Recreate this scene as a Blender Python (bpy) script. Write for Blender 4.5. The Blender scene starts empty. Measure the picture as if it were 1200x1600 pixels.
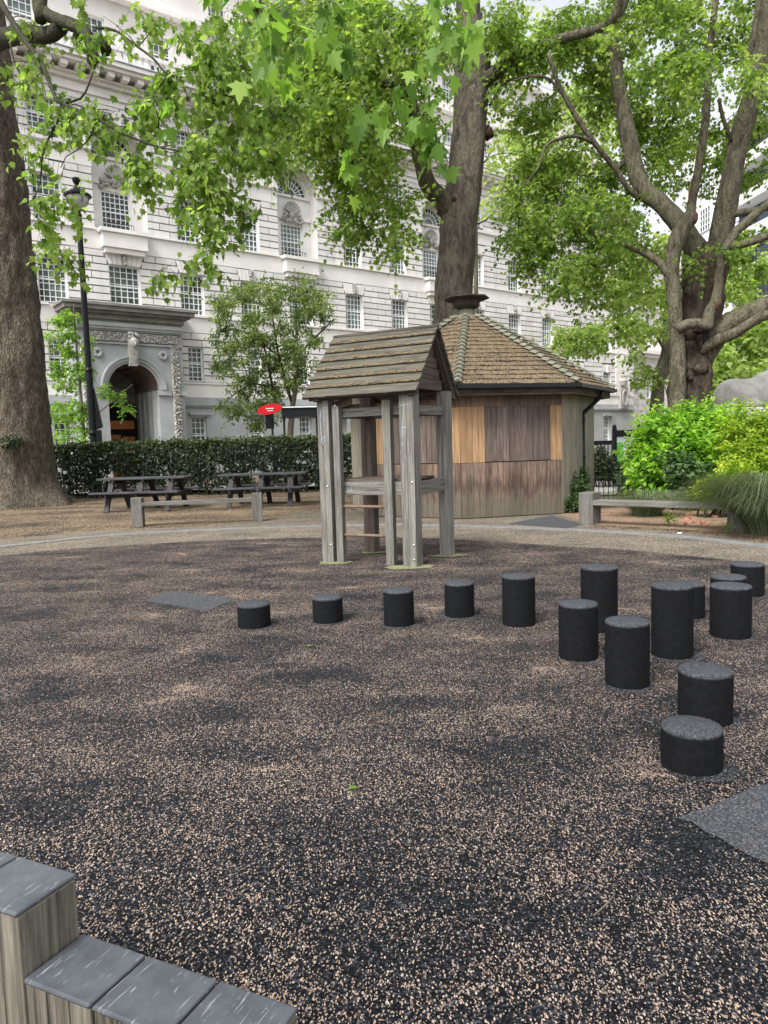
import bpy, math, random
import numpy as np
from mathutils import Vector, Matrix, noise
random.seed(7); rng = np.random.default_rng(7)
scene = bpy.context.scene
# ------------------------------------------------------------------ camera
PITCH, ROLL, FOC, EYE = math.radians(5.1), math.radians(1.75), 1150.0, 1.5
fwd = Vector((0, math.cos(PITCH), -math.sin(PITCH))); up0 = Vector((0, math.sin(PITCH), math.cos(PITCH))); rt0 = Vector((1, 0, 0))
RT = rt0*math.cos(ROLL) - up0*math.sin(ROLL); UP = rt0*math.sin(ROLL) + up0*math.cos(ROLL)
cd = bpy.data.cameras.new('camera'); cam = bpy.data.objects.new('camera', cd); scene.collection.objects.link(cam)
cam.matrix_world = Matrix(((RT.x, UP.x, -fwd.x, 0), (RT.y, UP.y, -fwd.y, 0), (RT.z, UP.z, -fwd.z, EYE), (0, 0, 0, 1)))
cd.sensor_fit = 'VERTICAL'; cd.sensor_height = 36; cd.lens = FOC/1600*36; cd.clip_end = 2000; cd.clip_start = 0.05
scene.camera = cam
# ------------------------------------------------------------------ overcast daylight
SUN_EL, SUN_AZ = math.radians(52), math.radians(215)      # azimuth clockwise from +Y
world = bpy.data.worlds.new('World'); scene.world = world; world.use_nodes = True
wn = world.node_tree; wn.nodes.clear()
sky = wn.nodes.new('ShaderNodeTexSky'); sky.sky_type = 'NISHITA'; sky.sun_disc = False
sky.sun_elevation = SUN_EL; sky.sun_rotation = SUN_AZ; sky.air_density = 1.0; sky.dust_density = 4.0; sky.ozone_density = 1.0
hsv = wn.nodes.new('ShaderNodeHueSaturation'); hsv.inputs['Saturation'].default_value = 0.22; hsv.inputs['Value'].default_value = 1.0
bg = wn.nodes.new('ShaderNodeBackground'); bg.inputs['Strength'].default_value = 0.15
wo = wn.nodes.new('ShaderNodeOutputWorld')
wn.links.new(sky.outputs[0], hsv.inputs['Color']); wn.links.new(hsv.outputs[0], bg.inputs['Color']); wn.links.new(bg.outputs[0], wo.inputs['Surface'])
sd = bpy.data.lights.new('sun', 'SUN'); sd.energy = 1.5; sd.angle = math.radians(14); sd.color = (1, 0.97, 0.92)
sun = bpy.data.objects.new('sun', sd); scene.collection.objects.link(sun)
sv = Vector((math.sin(SUN_AZ)*math.cos(SUN_EL), math.cos(SUN_AZ)*math.cos(SUN_EL), math.sin(SUN_EL)))
sun.rotation_euler = sv.to_track_quat('Z', 'Y').to_euler(); sun.location = sv*60
scene.view_settings.view_transform = 'Standard'; scene.view_settings.look = 'None'
scene.view_settings.exposure = 1.2; scene.view_settings.gamma = 1
try:
    scene.cycles.max_bounces = 8; scene.cycles.diffuse_bounces = 4; scene.cycles.transmission_bounces = 4; scene.cycles.transparent_max_bounces = 6
except Exception: pass
# ------------------------------------------------------------------ where things stand (metres)
def ray(px, py):
    d = fwd + RT*((px-600)/FOC) + UP*((800-py)/FOC); return d/d.y
def L(px, py, Y): return Vector((0, 0, EYE)) + ray(px, py)*Y
def G(px, py, z=0.0):
    d = ray(px, py); t = (z-EYE)/d.z; return Vector((d.x*t, d.y*t, z))
# ------------------------------------------------------------------ tagging
def tag(o, label=None, cat=None, group=None, kind=None):
    if label: o['label'] = label
    if cat: o['category'] = cat
    if group: o['group'] = group
    if kind: o['kind'] = kind
    return o
def empty(name, loc=(0, 0, 0), rz=0, label=None, cat=None, group=None):
    o = bpy.data.objects.new(name, None); scene.collection.objects.link(o); o.location = loc; o.rotation_euler = (0, 0, rz)
    o.empty_display_size = 0.2
    return tag(o, label, cat, group)
def copy_tree(o, parent=None):
    c = o.copy(); scene.collection.objects.link(c)
    if parent: c.parent = parent
    for ch in o.children: copy_tree(ch, c)
    return c
# ------------------------------------------------------------------ mesh builder
class MB:
    def __init__(s): s.v = []; s.f = []; s.uv = []
    def add(s, vs, fs, uvs=None):
        b = len(s.v); s.v += [tuple(p) for p in vs]
        for i, f in enumerate(fs):
            s.f.append(tuple(b+k for k in f))
            s.uv += list(uvs[i]) if uvs else [(0, 0)]*len(f)
    def obox(s, c, a, b, d, ha, hb, hd):           # centre, three unit axes, half sizes; u across, v along the longest
        c, a, b, d = Vector(c), Vector(a), Vector(b), Vector(d)
        ax = [a*ha, b*hb, d*hd]; hs = [ha, hb, hd]; lg = hs.index(max(hs)); ou, ov = random.random()*40, random.random()*40
        sg = [(x, y, z) for x in (-1, 1) for y in (-1, 1) for z in (-1, 1)]
        vs = [c + ax[0]*x + ax[1]*y + ax[2]*z for x, y, z in sg]
        idx = {q: i for i, q in enumerate(sg)}
        fs = []; uvs = []
        for k in range(3):
            o1, o2 = (k+1) % 3, (k+2) % 3
            for sn in (-1, 1):
                q = []
                for (p1, p2) in ((-1, -1), (1, -1), (1, 1), (-1, 1)):
                    t = [0, 0, 0]; t[k] = sn; t[o1] = p1; t[o2] = p2; q.append(tuple(t))
                if sn < 0: q.reverse()
                fs.append([idx[t] for t in q])
                if k == lg: uu, vv = o1, o2
                else: vv = lg; uu = o1 if o2 == lg else o2
                uvs.append([(ou + t[uu]*hs[uu] + k*.37, ov + t[vv]*hs[vv]) for t in q])
        s.add(vs, fs, uvs)
    def box(s, x0, x1, y0, y1, z0, z1):
        s.obox(((x0+x1)/2, (y0+y1)/2, (z0+z1)/2), (1, 0, 0), (0, 1, 0), (0, 0, 1), abs(x1-x0)/2, abs(y1-y0)/2, abs(z1-z0)/2)
    def bar(s, p, q, w, h, upv=(0, 0, 1)):          # beam from p to q, w wide, h high
        p, q = Vector(p), Vector(q); d = q-p; l = d.length; d.normalize(); u = Vector(upv)
        a = d.cross(u)
        if a.length < 1e-4: a = Vector((1, 0, 0))
        a.normalize(); b = a.cross(d)
        s.obox((p+q)/2, a, b, d, w/2, h/2, l/2)
    def quad(s, *p):
        p = [Vector(q) for q in p]; w = (p[1]-p[0]).length; h = (p[2]-p[1]).length
        s.add(p, [list(range(len(p)))], [[(0, 0), (w, 0), (w, h), (0, h)][:len(p)] if len(p) <= 4 else [(q.x, q.y) for q in p]])
    def tube(s, pts, rad, n=8, rough=0, rs=1.5, cap=True, seed=0, rz=0.35):
        pts = [Vector(p) for p in pts]; m = len(pts)
        if isinstance(rad, (int, float)): rad = [rad]*m
        t0 = (pts[1]-pts[0]).normalized(); nrm = t0.orthogonal().normalized(); vs = []; ln = 0; uvr = []
        off = Vector((seed*7.3, seed*3.1, seed*1.7))
        for i, p in enumerate(pts):
            t = (pts[min(i+1, m-1)] - pts[max(i-1, 0)]).normalized()
            nrm = (nrm - t*nrm.dot(t)).normalized(); bn = t.cross(nrm)
            if i: ln += (p-pts[i-1]).length
            for k in range(n):
                a = 2*math.pi*k/n; d = nrm*math.cos(a) + bn*math.sin(a); r = rad[i]
                if rough:
                    q = (p + d*r + off); q.z *= rz
                    r *= 1 + rough*(noise.noise(q*rs) + .5*noise.noise(q*rs*2.7) + .35*noise.noise(q*rs*6))
                vs.append(p + d*r)
            uvr.append(ln)
        fs = []; uvs = []; rm = sum(rad)/m; circ = 2*math.pi*rm
        for i in range(m-1):
            for k in range(n):
                k2 = (k+1) % n
                fs.append((i*n+k, i*n+k2, (i+1)*n+k2, (i+1)*n+k))
                u0, u1 = k/n*circ, (k+1)/n*circ
                uvs.append([(u0, uvr[i]), (u1, uvr[i]), (u1, uvr[i+1]), (u0, uvr[i+1])])
        if cap:
            fs.append(tuple(reversed(range(n)))); uvs.append([(0, 0)]*n)
            fs.append(tuple((m-1)*n+k for k in range(n))); uvs.append([(0, 0)]*n)
        s.add(vs, fs, uvs)
    def lathe(s, prof, n=24, c=(0, 0, 0)):          # prof: (r, z) from bottom to top
        cx, cy, cz = c; vs = []; fs = []; uvs = []
        for r, z in prof:
            for k in range(n):
                a = 2*math.pi*k/n; vs.append((cx+r*math.cos(a), cy+r*math.sin(a), cz+z))
        for i in range(len(prof)-1):
            for k in range(n):
                k2 = (k+1) % n; fs.append((i*n+k, i*n+k2, (i+1)*n+k2, (i+1)*n+k))
                uvs.append([(k/n, prof[i][1]), ((k+1)/n, prof[i][1]), ((k+1)/n, prof[i+1][1]), (k/n, prof[i+1][1])])
        if prof[0][0] > 1e-4: fs.append(tuple(reversed(range(n)))); uvs.append([(0, 0)]*n)
        if prof[-1][0] > 1e-4: fs.append(tuple((len(prof)-1)*n+k for k in range(n))); uvs.append([(0, 0)]*n)
        s.add(vs, fs, uvs)
    def blob(s, c, r, n=12, m=8, rough=0.0, seed=0):
        prof = []; vs = []; fs = []
        for i in range(m+1):
            th = math.pi*i/m
            for k in range(n):
                a = 2*math.pi*k/n; d = Vector((math.sin(th)*math.cos(a), math.sin(th)*math.sin(a), -math.cos(th)))
                f = 1 + (rough*noise.noise(d*2.2 + Vector((seed, seed*2, 0))) if rough else 0)
                vs.append((c[0]+d.x*r[0]*f, c[1]+d.y*r[1]*f, c[2]+d.z*r[2]*f))
        for i in range(m):
            for k in range(n):
                k2 = (k+1) % n; fs.append((i*n+k, i*n+k2, (i+1)*n+k2, (i+1)*n+k))
        s.add(vs, fs)
    def build(s, name, mat, parent=None, smooth=False, bevel=0):
        me = bpy.data.meshes.new(name); me.from_pydata(s.v, [], s.f)
        if s.uv and len(s.uv) == sum(len(f) for f in s.f):
            ul = me.uv_layers.new(name='uv'); ul.data.foreach_set('uv', np.array(s.uv, dtype=np.float32).ravel())
        me.materials.append(mat)
        if smooth: me.polygons.foreach_set('use_smooth', [True]*len(me.polygons))
        me.update(); o = bpy.data.objects.new(name, me); scene.collection.objects.link(o)
        if parent: o.parent = parent
        if bevel:
            b = o.modifiers.new('bevel', 'BEVEL'); b.width = bevel; b.segments = 2; b.limit_method = 'ANGLE'; b.angle_limit = 0.6
        return o
def spline(pts, step=0.3):                          # Catmull-Rom through (Vector, r)
    P = [p for p, r in pts]; R = [r for p, r in pts]; out = []; rad = []
    for i in range(len(P)-1):
        a, b, c, d = P[max(i-1, 0)], P[i], P[i+1], P[min(i+2, len(P)-1)]
        n = max(1, int((c-b).length/step))
        for k in range(n):
            t = k/n
            out.append(.5*((2*b) + (c-a)*t + (2*a-5*b+4*c-d)*t*t + (-a+3*b-3*c+d)*t**3)); rad.append(R[i]*(1-t)+R[i+1]*t)
    out.append(P[-1]); rad.append(R[-1]); return out, rad
# ------------------------------------------------------------------ materials
def mat(name):
    m = bpy.data.materials.new(name); m.use_nodes = True; t = m.node_tree; b = t.nodes['Principled BSDF']
    return m, t, b, t.nodes, t.links
def nd(N, typ, **kw):
    n = N.new(typ)
    for k, v in kw.items():
        if k.startswith('i_'): n.inputs[int(k[2:])].default_value = v
        else: setattr(n, k, v)
    return n
def ramp(N, stops, interp='LINEAR'):
    r = N.new('ShaderNodeValToRGB'); r.color_ramp.interpolation = interp; e = r.color_ramp.elements
    while len(e) > 1: e.remove(e[-1])
    e[0].position = stops[0][0]; e[0].color = (*stops[0][1], 1)
    for p, c in stops[1:]:
        q = e.new(p); q.color = (*c, 1)
    return r
def noise_tex(N, Lk, vec, scale, detail=4, rough=.6, dist=0):
    n = N.new('ShaderNodeTexNoise'); n.inputs['Scale'].default_value = scale; n.inputs['Detail'].default_value = detail
    n.inputs['Roughness'].default_value = rough; n.inputs['Distortion'].default_value = dist
    if vec is not None: Lk.new(vec, n.inputs['Vector'])
    return n
def mapping(N, Lk, vec, sc=(1, 1, 1), rot=(0, 0, 0)):
    m = N.new('ShaderNodeMapping'); m.inputs['Scale'].default_value = sc; m.inputs['Rotation'].default_value = rot; Lk.new(vec, m.inputs['Vector']); return m.outputs[0]
def mixc(N, Lk, f, a, b, typ='MIX'):
    m = N.new('ShaderNodeMix'); m.data_type = 'RGBA'; m.blend_type = typ
    for sock, v in ((m.inputs[0], f), (m.inputs[6], a), (m.inputs[7], b)):
        if isinstance(v, bpy.types.NodeSocket): Lk.new(v, sock)
        elif isinstance(v, (int, float)): sock.default_value = v
        else: sock.default_value = (*v, 1)
    return m.outputs[2]
def math_n(N, Lk, op, a, b=None):
    m = N.new('ShaderNodeMath'); m.operation = op
    for i, v in enumerate((a, b)):
        if v is None: continue
        if isinstance(v, bpy.types.NodeSocket): Lk.new(v, m.inputs[i])
        else: m.inputs[i].default_value = v
    return m.outputs[0]
def bump(N, Lk, b, h, strength=.3, dist=.02):
    n = N.new('ShaderNodeBump'); n.inputs['Strength'].default_value = strength; n.inputs['Distance'].default_value = dist
    Lk.new(h, n.inputs['Height']); Lk.new(n.outputs[0], b.inputs['Normal']); return n
def coords(N, kind='Object'): return N.new('ShaderNodeTexCoord').outputs[kind]

def m_simple(name, col, rough=.7, var=.12, scale=6, metal=0, bmp=.1, spec=.2):
    m, t, b, N, K = mat(name); c = coords(N); b.inputs['Specular IOR Level'].default_value = spec
    n = noise_tex(N, K, c, scale, 6, .65)
    dk = tuple(x*(1-var) for x in col); lt = tuple(min(1, x*(1+var)) for x in col)
    r = ramp(N, [(.3, dk), (.7, lt)]); K.new(n.outputs['Fac'], r.inputs[0]); K.new(r.outputs[0], b.inputs['Base Color'])
    b.inputs['Roughness'].default_value = rough; b.inputs['Metallic'].default_value = metal
    n2 = noise_tex(N, K, c, scale*9, 3); bump(N, K, b, n2.outputs['Fac'], bmp, .01)
    return m
def m_wood(name, dark, light, algae=0.0, rough=.85, isl=.18, green=(.16, .17, .11), stain=.5, crack=.8, weather=0):
    m, t, b, N, K = mat(name); uv = coords(N, 'UV')
    g1 = noise_tex(N, K, mapping(N, K, uv, (60, 2.2, 1)), 1, 5, .7, .6)
    g2 = noise_tex(N, K, mapping(N, K, uv, (14, .8, 1)), 1, 4, .6, 1.2)
    mx = math_n(N, K, 'ADD', math_n(N, K, 'MULTIPLY', g1.outputs['Fac'], .6), math_n(N, K, 'MULTIPLY', g2.outputs['Fac'], .4))
    r = ramp(N, [(.38, dark), (.5, tuple((a+c)/2 for a, c in zip(dark, light))), (.61, light)]); K.new(mx, r.inputs[0])
    geo = N.new('ShaderNodeNewGeometry'); isd = math_n(N, K, 'ADD', math_n(N, K, 'MULTIPLY', geo.outputs['Random Per Island'], isl*2), 1-isl)
    col = mixc(N, K, 1.0, r.outputs[0], isd, 'MULTIPLY')
    sp = noise_tex(N, K, coords(N), 1.7, 5, .7); sr = ramp(N, [(.42, (0, 0, 0)), (.68, (1, 1, 1))]); K.new(sp.outputs['Fac'], sr.inputs[0])
    col = mixc(N, K, math_n(N, K, 'MULTIPLY', sr.outputs[0], stain*.6), col, tuple(x*.45 for x in dark))
    if weather:
        sx = N.new('ShaderNodeSeparateXYZ'); K.new(coords(N), sx.inputs[0]); wn_ = noise_tex(N, K, mapping(N, K, coords(N), (7, 7, .8)), 1, 5, .7)
        hz = math_n(N, K, 'ADD', sx.outputs[2], math_n(N, K, 'MULTIPLY', math_n(N, K, 'SUBTRACT', wn_.outputs['Fac'], .5), 1.3))
        w1 = ramp(N, [(.0, (.85,)*3), (.30, (.75,)*3), (.62, (0,)*3)]); K.new(hz, w1.inputs[0]); col = mixc(N, K, math_n(N, K, 'MULTIPLY', w1.outputs[0], weather), col, (.095, .092, .07))
        w2 = ramp(N, [(.42, (0,)*3), (.56, (1,)*3), (.68, (1,)*3), (.86, (0,)*3)]); K.new(hz, w2.inputs[0]); col = mixc(N, K, math_n(N, K, 'MULTIPLY', w2.outputs[0], weather*.6), col, (.035, .027, .025))
    if algae:
        a2 = noise_tex(N, K, coords(N), 2.6, 5, .7); ar = ramp(N, [(.45, (0, 0, 0)), (.65, (1, 1, 1))]); K.new(a2.outputs['Fac'], ar.inputs[0])
        col = mixc(N, K, math_n(N, K, 'MULTIPLY', ar.outputs[0], algae), col, green)
    ck = noise_tex(N, K, mapping(N, K, uv, (85, .9, 1)), 1, 3, .5, .3); cr_ = ramp(N, [(.30, (1, 1, 1)), (.37, (0, 0, 0))]); K.new(ck.outputs['Fac'], cr_.inputs[0])
    col = mixc(N, K, math_n(N, K, 'MULTIPLY', cr_.outputs[0], crack), col, tuple(x*.22 for x in dark))
    K.new(col, b.inputs['Base Color']); b.inputs['Roughness'].default_value = rough; b.inputs['Specular IOR Level'].default_value = .15
    bump(N, K, b, math_n(N, K, 'SUBTRACT', g1.outputs['Fac'], math_n(N, K, 'MULTIPLY', cr_.outputs[0], .5)), .5, .008); return m
def m_bark(name, a, c, d, scale=3, mottled=True, moss=0):
    m, t, b, N, K = mat(name); o = coords(N); v = mapping(N, K, o, (1, 1, .35))
    n = noise_tex(N, K, v, scale*3, 8, .72, .5); r = ramp(N, [(.3, a), (.5, c), (.7, d)]); K.new(n.outputs['Fac'], r.inputs[0]); col = r.outputs[0]
    if mottled:
        vo = N.new('ShaderNodeTexVoronoi'); vo.inputs['Scale'].default_value = scale*2.5; K.new(v, vo.inputs['Vector'])
        dn = noise_tex(N, K, v, scale*1.3, 5, .7, 1.0)
        r2 = ramp(N, [(.46, (0, 0, 0)), (.54, (1, 1, 1))]); K.new(dn.outputs['Fac'], r2.inputs[0])
        col = mixc(N, K, math_n(N, K, 'MULTIPLY', r2.outputs[0], .55), col, tuple(x*1.35 for x in d))
    if moss:
        mn = noise_tex(N, K, o, 1.3, 5, .7); mr = ramp(N, [(.45, (0, 0, 0)), (.65, (1, 1, 1))]); K.new(mn.outputs['Fac'], mr.inputs[0])
        col = mixc(N, K, math_n(N, K, 'MULTIPLY', mr.outputs[0], moss), col, (.10, .13, .05))
    K.new(col, b.inputs['Base Color']); b.inputs['Roughness'].default_value = .92; b.inputs['Specular IOR Level'].default_value = .15
    v2 = N.new('ShaderNodeTexVoronoi'); v2.inputs['Scale'].default_value = scale*7; K.new(v, v2.inputs['Vector'])
    h = math_n(N, K, 'ADD', math_n(N, K, 'MULTIPLY', v2.outputs['Distance'], .7), n.outputs['Fac'])
    bump(N, K, b, h, .9, .05); return m
def m_leaf(name, c0, c1, c2, trans=.5, rough=.45, tboost=1.6, spec=.22):
    m, t, b, N, K = mat(name); N.remove(b); out = [n for n in N if n.type == 'OUTPUT_MATERIAL'][0]
    at = N.new('ShaderNodeAttribute'); at.attribute_name = 'rnd'
    r = ramp(N, [(0, c0), (.5, c1), (1, c2)]); K.new(at.outputs['Fac'], r.inputs[0])
    p = N.new('ShaderNodeBsdfPrincipled'); K.new(r.outputs[0], p.inputs['Base Color']); p.inputs['Roughness'].default_value = rough
    p.inputs['Specular IOR Level'].default_value = spec
    tr = N.new('ShaderNodeBsdfTranslucent'); tc = mixc(N, K, 1.0, r.outputs[0], (tboost, tboost*1.08, tboost*.55), 'MULTIPLY'); K.new(tc, tr.inputs['Color'])
    mx = N.new('ShaderNodeMixShader'); mx.inputs[0].default_value = trans
    K.new(p.outputs[0], mx.inputs[1]); K.new(tr.outputs[0], mx.inputs[2]); K.new(mx.outputs[0], out.inputs['Surface']); return m

M = {}
M['leaf_plane'] = m_leaf('plane_leaf', (.05, .088, .022), (.14, .225, .047), (.30, .385, .105), .55, tboost=1.8)
M['leaf_plane_far'] = m_leaf('plane_leaf_far', (.10, .16, .045), (.22, .30, .09), (.37, .45, .18), .55, tboost=1.7)
M['leaf_near'] = m_leaf('plane_leaf_near', (.05, .105, .024), (.125, .23, .045), (.27, .40, .08), .52, .4, 1.8)
M['leaf_pale'] = m_leaf('pale_leaf', (.06, .10, .035), (.13, .19, .065), (.32, .37, .13), .4)
M['leaf_bright'] = m_leaf('bright_leaf', (.12, .22, .045), (.20, .33, .07), (.33, .45, .12), .5)
M['leaf_shrub'] = m_leaf('shrub_leaf', (.04, .10, .015), (.16, .31, .035), (.33, .50, .07), .5, .45, 1.8)
M['leaf_gold'] = m_leaf('golden_shrub_leaf', (.06, .12, .018), (.19, .30, .03), (.46, .52, .07), .5)
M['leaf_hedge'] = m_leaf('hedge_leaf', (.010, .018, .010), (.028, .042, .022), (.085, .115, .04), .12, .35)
M['leaf_dark'] = m_leaf('dark_shrub_leaf', (.02, .045, .015), (.045, .09, .03), (.09, .14, .05), .2, .4)
M['grass'] = m_leaf('grass_blade', (.05, .075, .035), (.12, .155, .085), (.30, .28, .18), .3, .7)
M['bark_big'] = m_bark('ridged_bark', (.030, .024, .019), (.10, .082, .064), (.215, .185, .145), 4.2, False)
M['bark_mid'] = m_bark('mottled_bark', (.045, .036, .030), (.10, .083, .068), (.165, .147, .118), 3, True)
M['bark_dark'] = m_bark('burred_bark', (.02, .015, .012), (.055, .041, .034), (.105, .08, .064), 2.5, False, .12)
M['bark_limb'] = m_bark('limb_bark', (.035, .030, .022), (.08, .071, .051), (.14, .125, .092), 4, True, .25)
M['bark_dusk'] = m_bark('dark_limb_bark', (.018, .016, .012), (.045, .042, .03), (.085, .08, .055), 5, False, .3)
M['twig'] = m_simple('twig_bark', (.045, .036, .028), .9)
M['twig_pale'] = m_simple('pale_twig_bark', (.14, .12, .09), .9)
M['iron'] = m_simple('black_painted_iron', (.012, .013, .015), .4)
M['grey_wood'] = m_wood('weathered_grey_timber', (.10, .095, .085), (.30, .285, .25), .35)
M['post_wood'] = m_wood('worn_post_timber', (.05, .044, .036), (.24, .215, .175), .3, crack=1)
M['bench_wood'] = m_wood('grey_bench_timber', (.08, .075, .07), (.22, .21, .195), .2)
M['table_wood'] = m_wood('dark_stained_timber', (.012, .011, .012), (.04, .038, .040), 0, .5)
M['table_top'] = m_wood('worn_dark_table_timber', (.035, .035, .04), (.11, .11, .12), 0, .45)
M['rung'] = m_simple('rusty_rung', (.16, .11, .08), .8, .3, 20)
# ------------------------------------------------------------------ leaves
def tri_template(outline, fold=.12):                # outline: half outline right side (x>0) from base to tip; two mirrored ngons folded at the rib
    R = [(0, 0)] + outline
    n = len(R); vs = [(x, y, abs(x)*fold) for x, y in R] + [(-x, y, abs(x)*fold) for x, y in R[1:-1]]
    right = list(range(n)); left = [n-1] + list(range(n+len(outline)-2, n-1, -1))[0:len(outline)-1]
    left = [0, n-1] + [n + k for k in range(len(outline)-2, -1, -1)]
    return np.array(vs, float), [right, left]
PLANE = tri_template([(.22, -.06), (.30, .10), (.60, .22), (.36, .42), (.42, .66), (.16, .62), (0, 1.0)], .18)
PLANE_FAR = tri_template([(.3, -.02), (.55, .28), (.3, .5), (0, 1.0)], .15)
PLANE_NEAR = tri_template([(.10, -.10), (.26, -.14), (.30, .02), (.46, .05), (.68, .16), (.50, .26), (.36, .34), (.40, .50), (.56, .66), (.36, .66), (.20, .62), (.16, .82), (0, 1.08)], .22)
OVAL = tri_template([(.20, .12), (.30, .45), (.16, .8), (0, 1.0)], .2)
def leaves(name, P, D, U, S, tmpl, material, parent=None, rnd=None):
    P = np.asarray(P, float); D = np.asarray(D, float); U = np.asarray(U, float); S = np.asarray(S, float)
    D /= np.linalg.norm(D, axis=1)[:, None]+1e-9; U = U - D*np.sum(U*D, 1)[:, None]; U /= np.linalg.norm(U, axis=1)[:, None]+1e-9; X = np.cross(D, U)
    tv, tf = tmpl; n = len(P); k = len(tv)
    wob = 1 + rng.normal(0, .12, (n, 1, 1))
    V = P[:, None, :] + S[:, None, None]*(X[:, None, :]*tv[None, :, 0:1]*wob + D[:, None, :]*tv[None, :, 1:2] + U[:, None, :]*tv[None, :, 2:3]*rng.uniform(-.5, 2.2, (n, 1, 1)))
    # droop of the tip
    V[:, :, 2] -= (S[:, None]*(tv[None, :, 1]**2)*rng.uniform(0, .35, (n, 1)))
    loops = []; tot = []
    for f in tf: tot.append(len(f)); loops += f
    lp = np.array(loops)[None, :] + (np.arange(n)*k)[:, None]; lt = np.tile(np.array(tot), n); ls = np.concatenate([[0], np.cumsum(lt)[:-1]])
    me = bpy.data.meshes.new(name); me.vertices.add(n*k); me.vertices.foreach_set('co', V.astype(np.float32).ravel())
    me.loops.add(lp.size); me.loops.foreach_set('vertex_index', lp.ravel().astype(np.int32))
    me.polygons.add(len(lt)); me.polygons.foreach_set('loop_start', ls.astype(np.int32))
    try: me.polygons.foreach_set('loop_total', lt.astype(np.int32))
    except Exception: pass
    a = me.attributes.new('rnd', 'FLOAT', 'POINT'); r = rng.random(n) if rnd is None else np.clip(rnd, 0, 1)
    a.data.foreach_set('value', np.repeat(r, k).astype(np.float32))
    me.materials.append(material); me.update(calc_edges=True)
    o = bpy.data.objects.new(name, me); scene.collection.objects.link(o)
    if parent: o.parent = parent
    return o
def rdir(n=None, flat=1.0):
    v = rng.normal(size=(n, 3)); v[:, 2] *= flat; return v/np.linalg.norm(v, axis=1)[:, None]
class Crown:
    """twigs and leaves that grow out of the traced limbs of one tree"""
    def __init__(s): s.nodes = []; s.tw = MB(); s.P = []; s.D = []; s.U = []; s.S = []; s.r = []
    def limb(s, pts, rad, every=3):
        for p, r in list(zip(pts, rad))[::every]: s.nodes.append((Vector(p), r))
    def grow(s, centres, R, nspray, nleaf, size, droop=.35, twr=.006, sides=4, tone=0.0, brr=.03, twigs=True, maxlen=99, flat=.6):
        cs = [Vector(c) for c in centres]
        NP = np.array([tuple(p) for p, r in s.nodes])
        cs.sort(key=lambda c: np.min(np.sum((NP-np.array(tuple(c)))**2, 1)))
        for c in cs:
            A = np.array([tuple(p) for p, r in s.nodes]); ca = np.array(tuple(c)); dz = A-ca
            cost = np.sum(dz**2, 1)**.5 + .35*np.maximum(0, dz[:, 2]) + rng.uniform(0, .5, len(A)); i = int(np.argmin(cost)); p0, r0 = s.nodes[i]
            d = (c-p0).length
            br = min(brr, r0*.7); side = Vector(rng.normal(size=3)*.12*d); m1 = p0.lerp(c, .35)+side*.8+Vector((0, 0, .06*d)); m2 = p0.lerp(c, .7)+side*.5+Vector((0, 0, .05*d))
            pts, rr = spline([(p0, br), (m1, br*.75), (m2, br*.5), (c, max(twr, br*.28))], max(.15, d/7))
            if d > .05: s.tw.tube(pts, rr, sides, cap=False)
            for p, r in list(zip(pts, rr))[2::2]: s.nodes.append((p, r))
            tonec = tone + rng.normal(0, .13)
            for k in range(nspray):
                b = pts[-1 - int(rng.integers(0, max(1, min(4, len(pts)-1))))]
                dv = Vector(rdir(1, flat)[0]); tip = b + dv*R*rng.uniform(.55, 1.15) - Vector((0, 0, droop*R*rng.uniform(.2, 1)))
                mid = b.lerp(tip, .5) + Vector((0, 0, .12*R))
                if twigs: s.tw.tube([b, mid, tip], [twr, twr*.7, twr*.45], 3, cap=False)
                ax = (tip-b).normalized()
                for q in range(nleaf):
                    t = (q+1)/nleaf*rng.uniform(.8, 1.05); base = (b.lerp(mid, t*2) if t < .5 else mid.lerp(tip, t*2-1))
                    sv_ = Vector(rng.normal(size=3)); sv_ = (sv_ - ax*sv_.dot(ax)).normalized()
                    ld = ax*.5 + sv_*.8 + Vector((0, 0, -droop*rng.uniform(.2, 1.6)))
                    pos = base + ld*size*.35
                    s.P.append(tuple(pos)); s.D.append(tuple(ld)); u = rng.normal(size=3)*.55; s.U.append((u[0], u[1], 1+u[2]*.3)); s.S.append(size*rng.uniform(.6, 1.15))
                    s.r.append(.5+tonec+rng.normal(0, .2))
    def build(s, parent, leafmat, twigmat, tmpl, leafname='foliage', twigname='twigs'):
        s.tw.build(twigname, twigmat, parent, smooth=True)
        return leaves(leafname, s.P, s.D, s.U, s.S, tmpl, leafmat, parent, np.array(s.r))
def img_region(px, py, rx, ry, Y0, Y1, n):
    out = []
    for _ in range(n):
        a = rng.uniform(0, 2*math.pi); r = rng.uniform(0, 1)**.5
        out.append(L(px+rx*r*math.cos(a), py+ry*r*math.sin(a), rng.uniform(Y0, Y1)))
    return out
def limbs(crown, parent, mats, specs, name='limb'):
    """specs: list of (list of (px,py,Y,rad_px), rough)"""
    for pts, rough, n in specs:
        pr = [(L(a, b, Y), r/FOC*Y) for a, b, Y, r in pts]
        P, R = spline(pr, max(.12, pr[0][1]*.5)); mb = MB(); mb.tube(P, R, n, rough, 2.2/max(.3, R[0]*3), seed=len(crown.nodes))
        mb.build(name, mats, parent, smooth=True); crown.limb(P, R)
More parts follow.
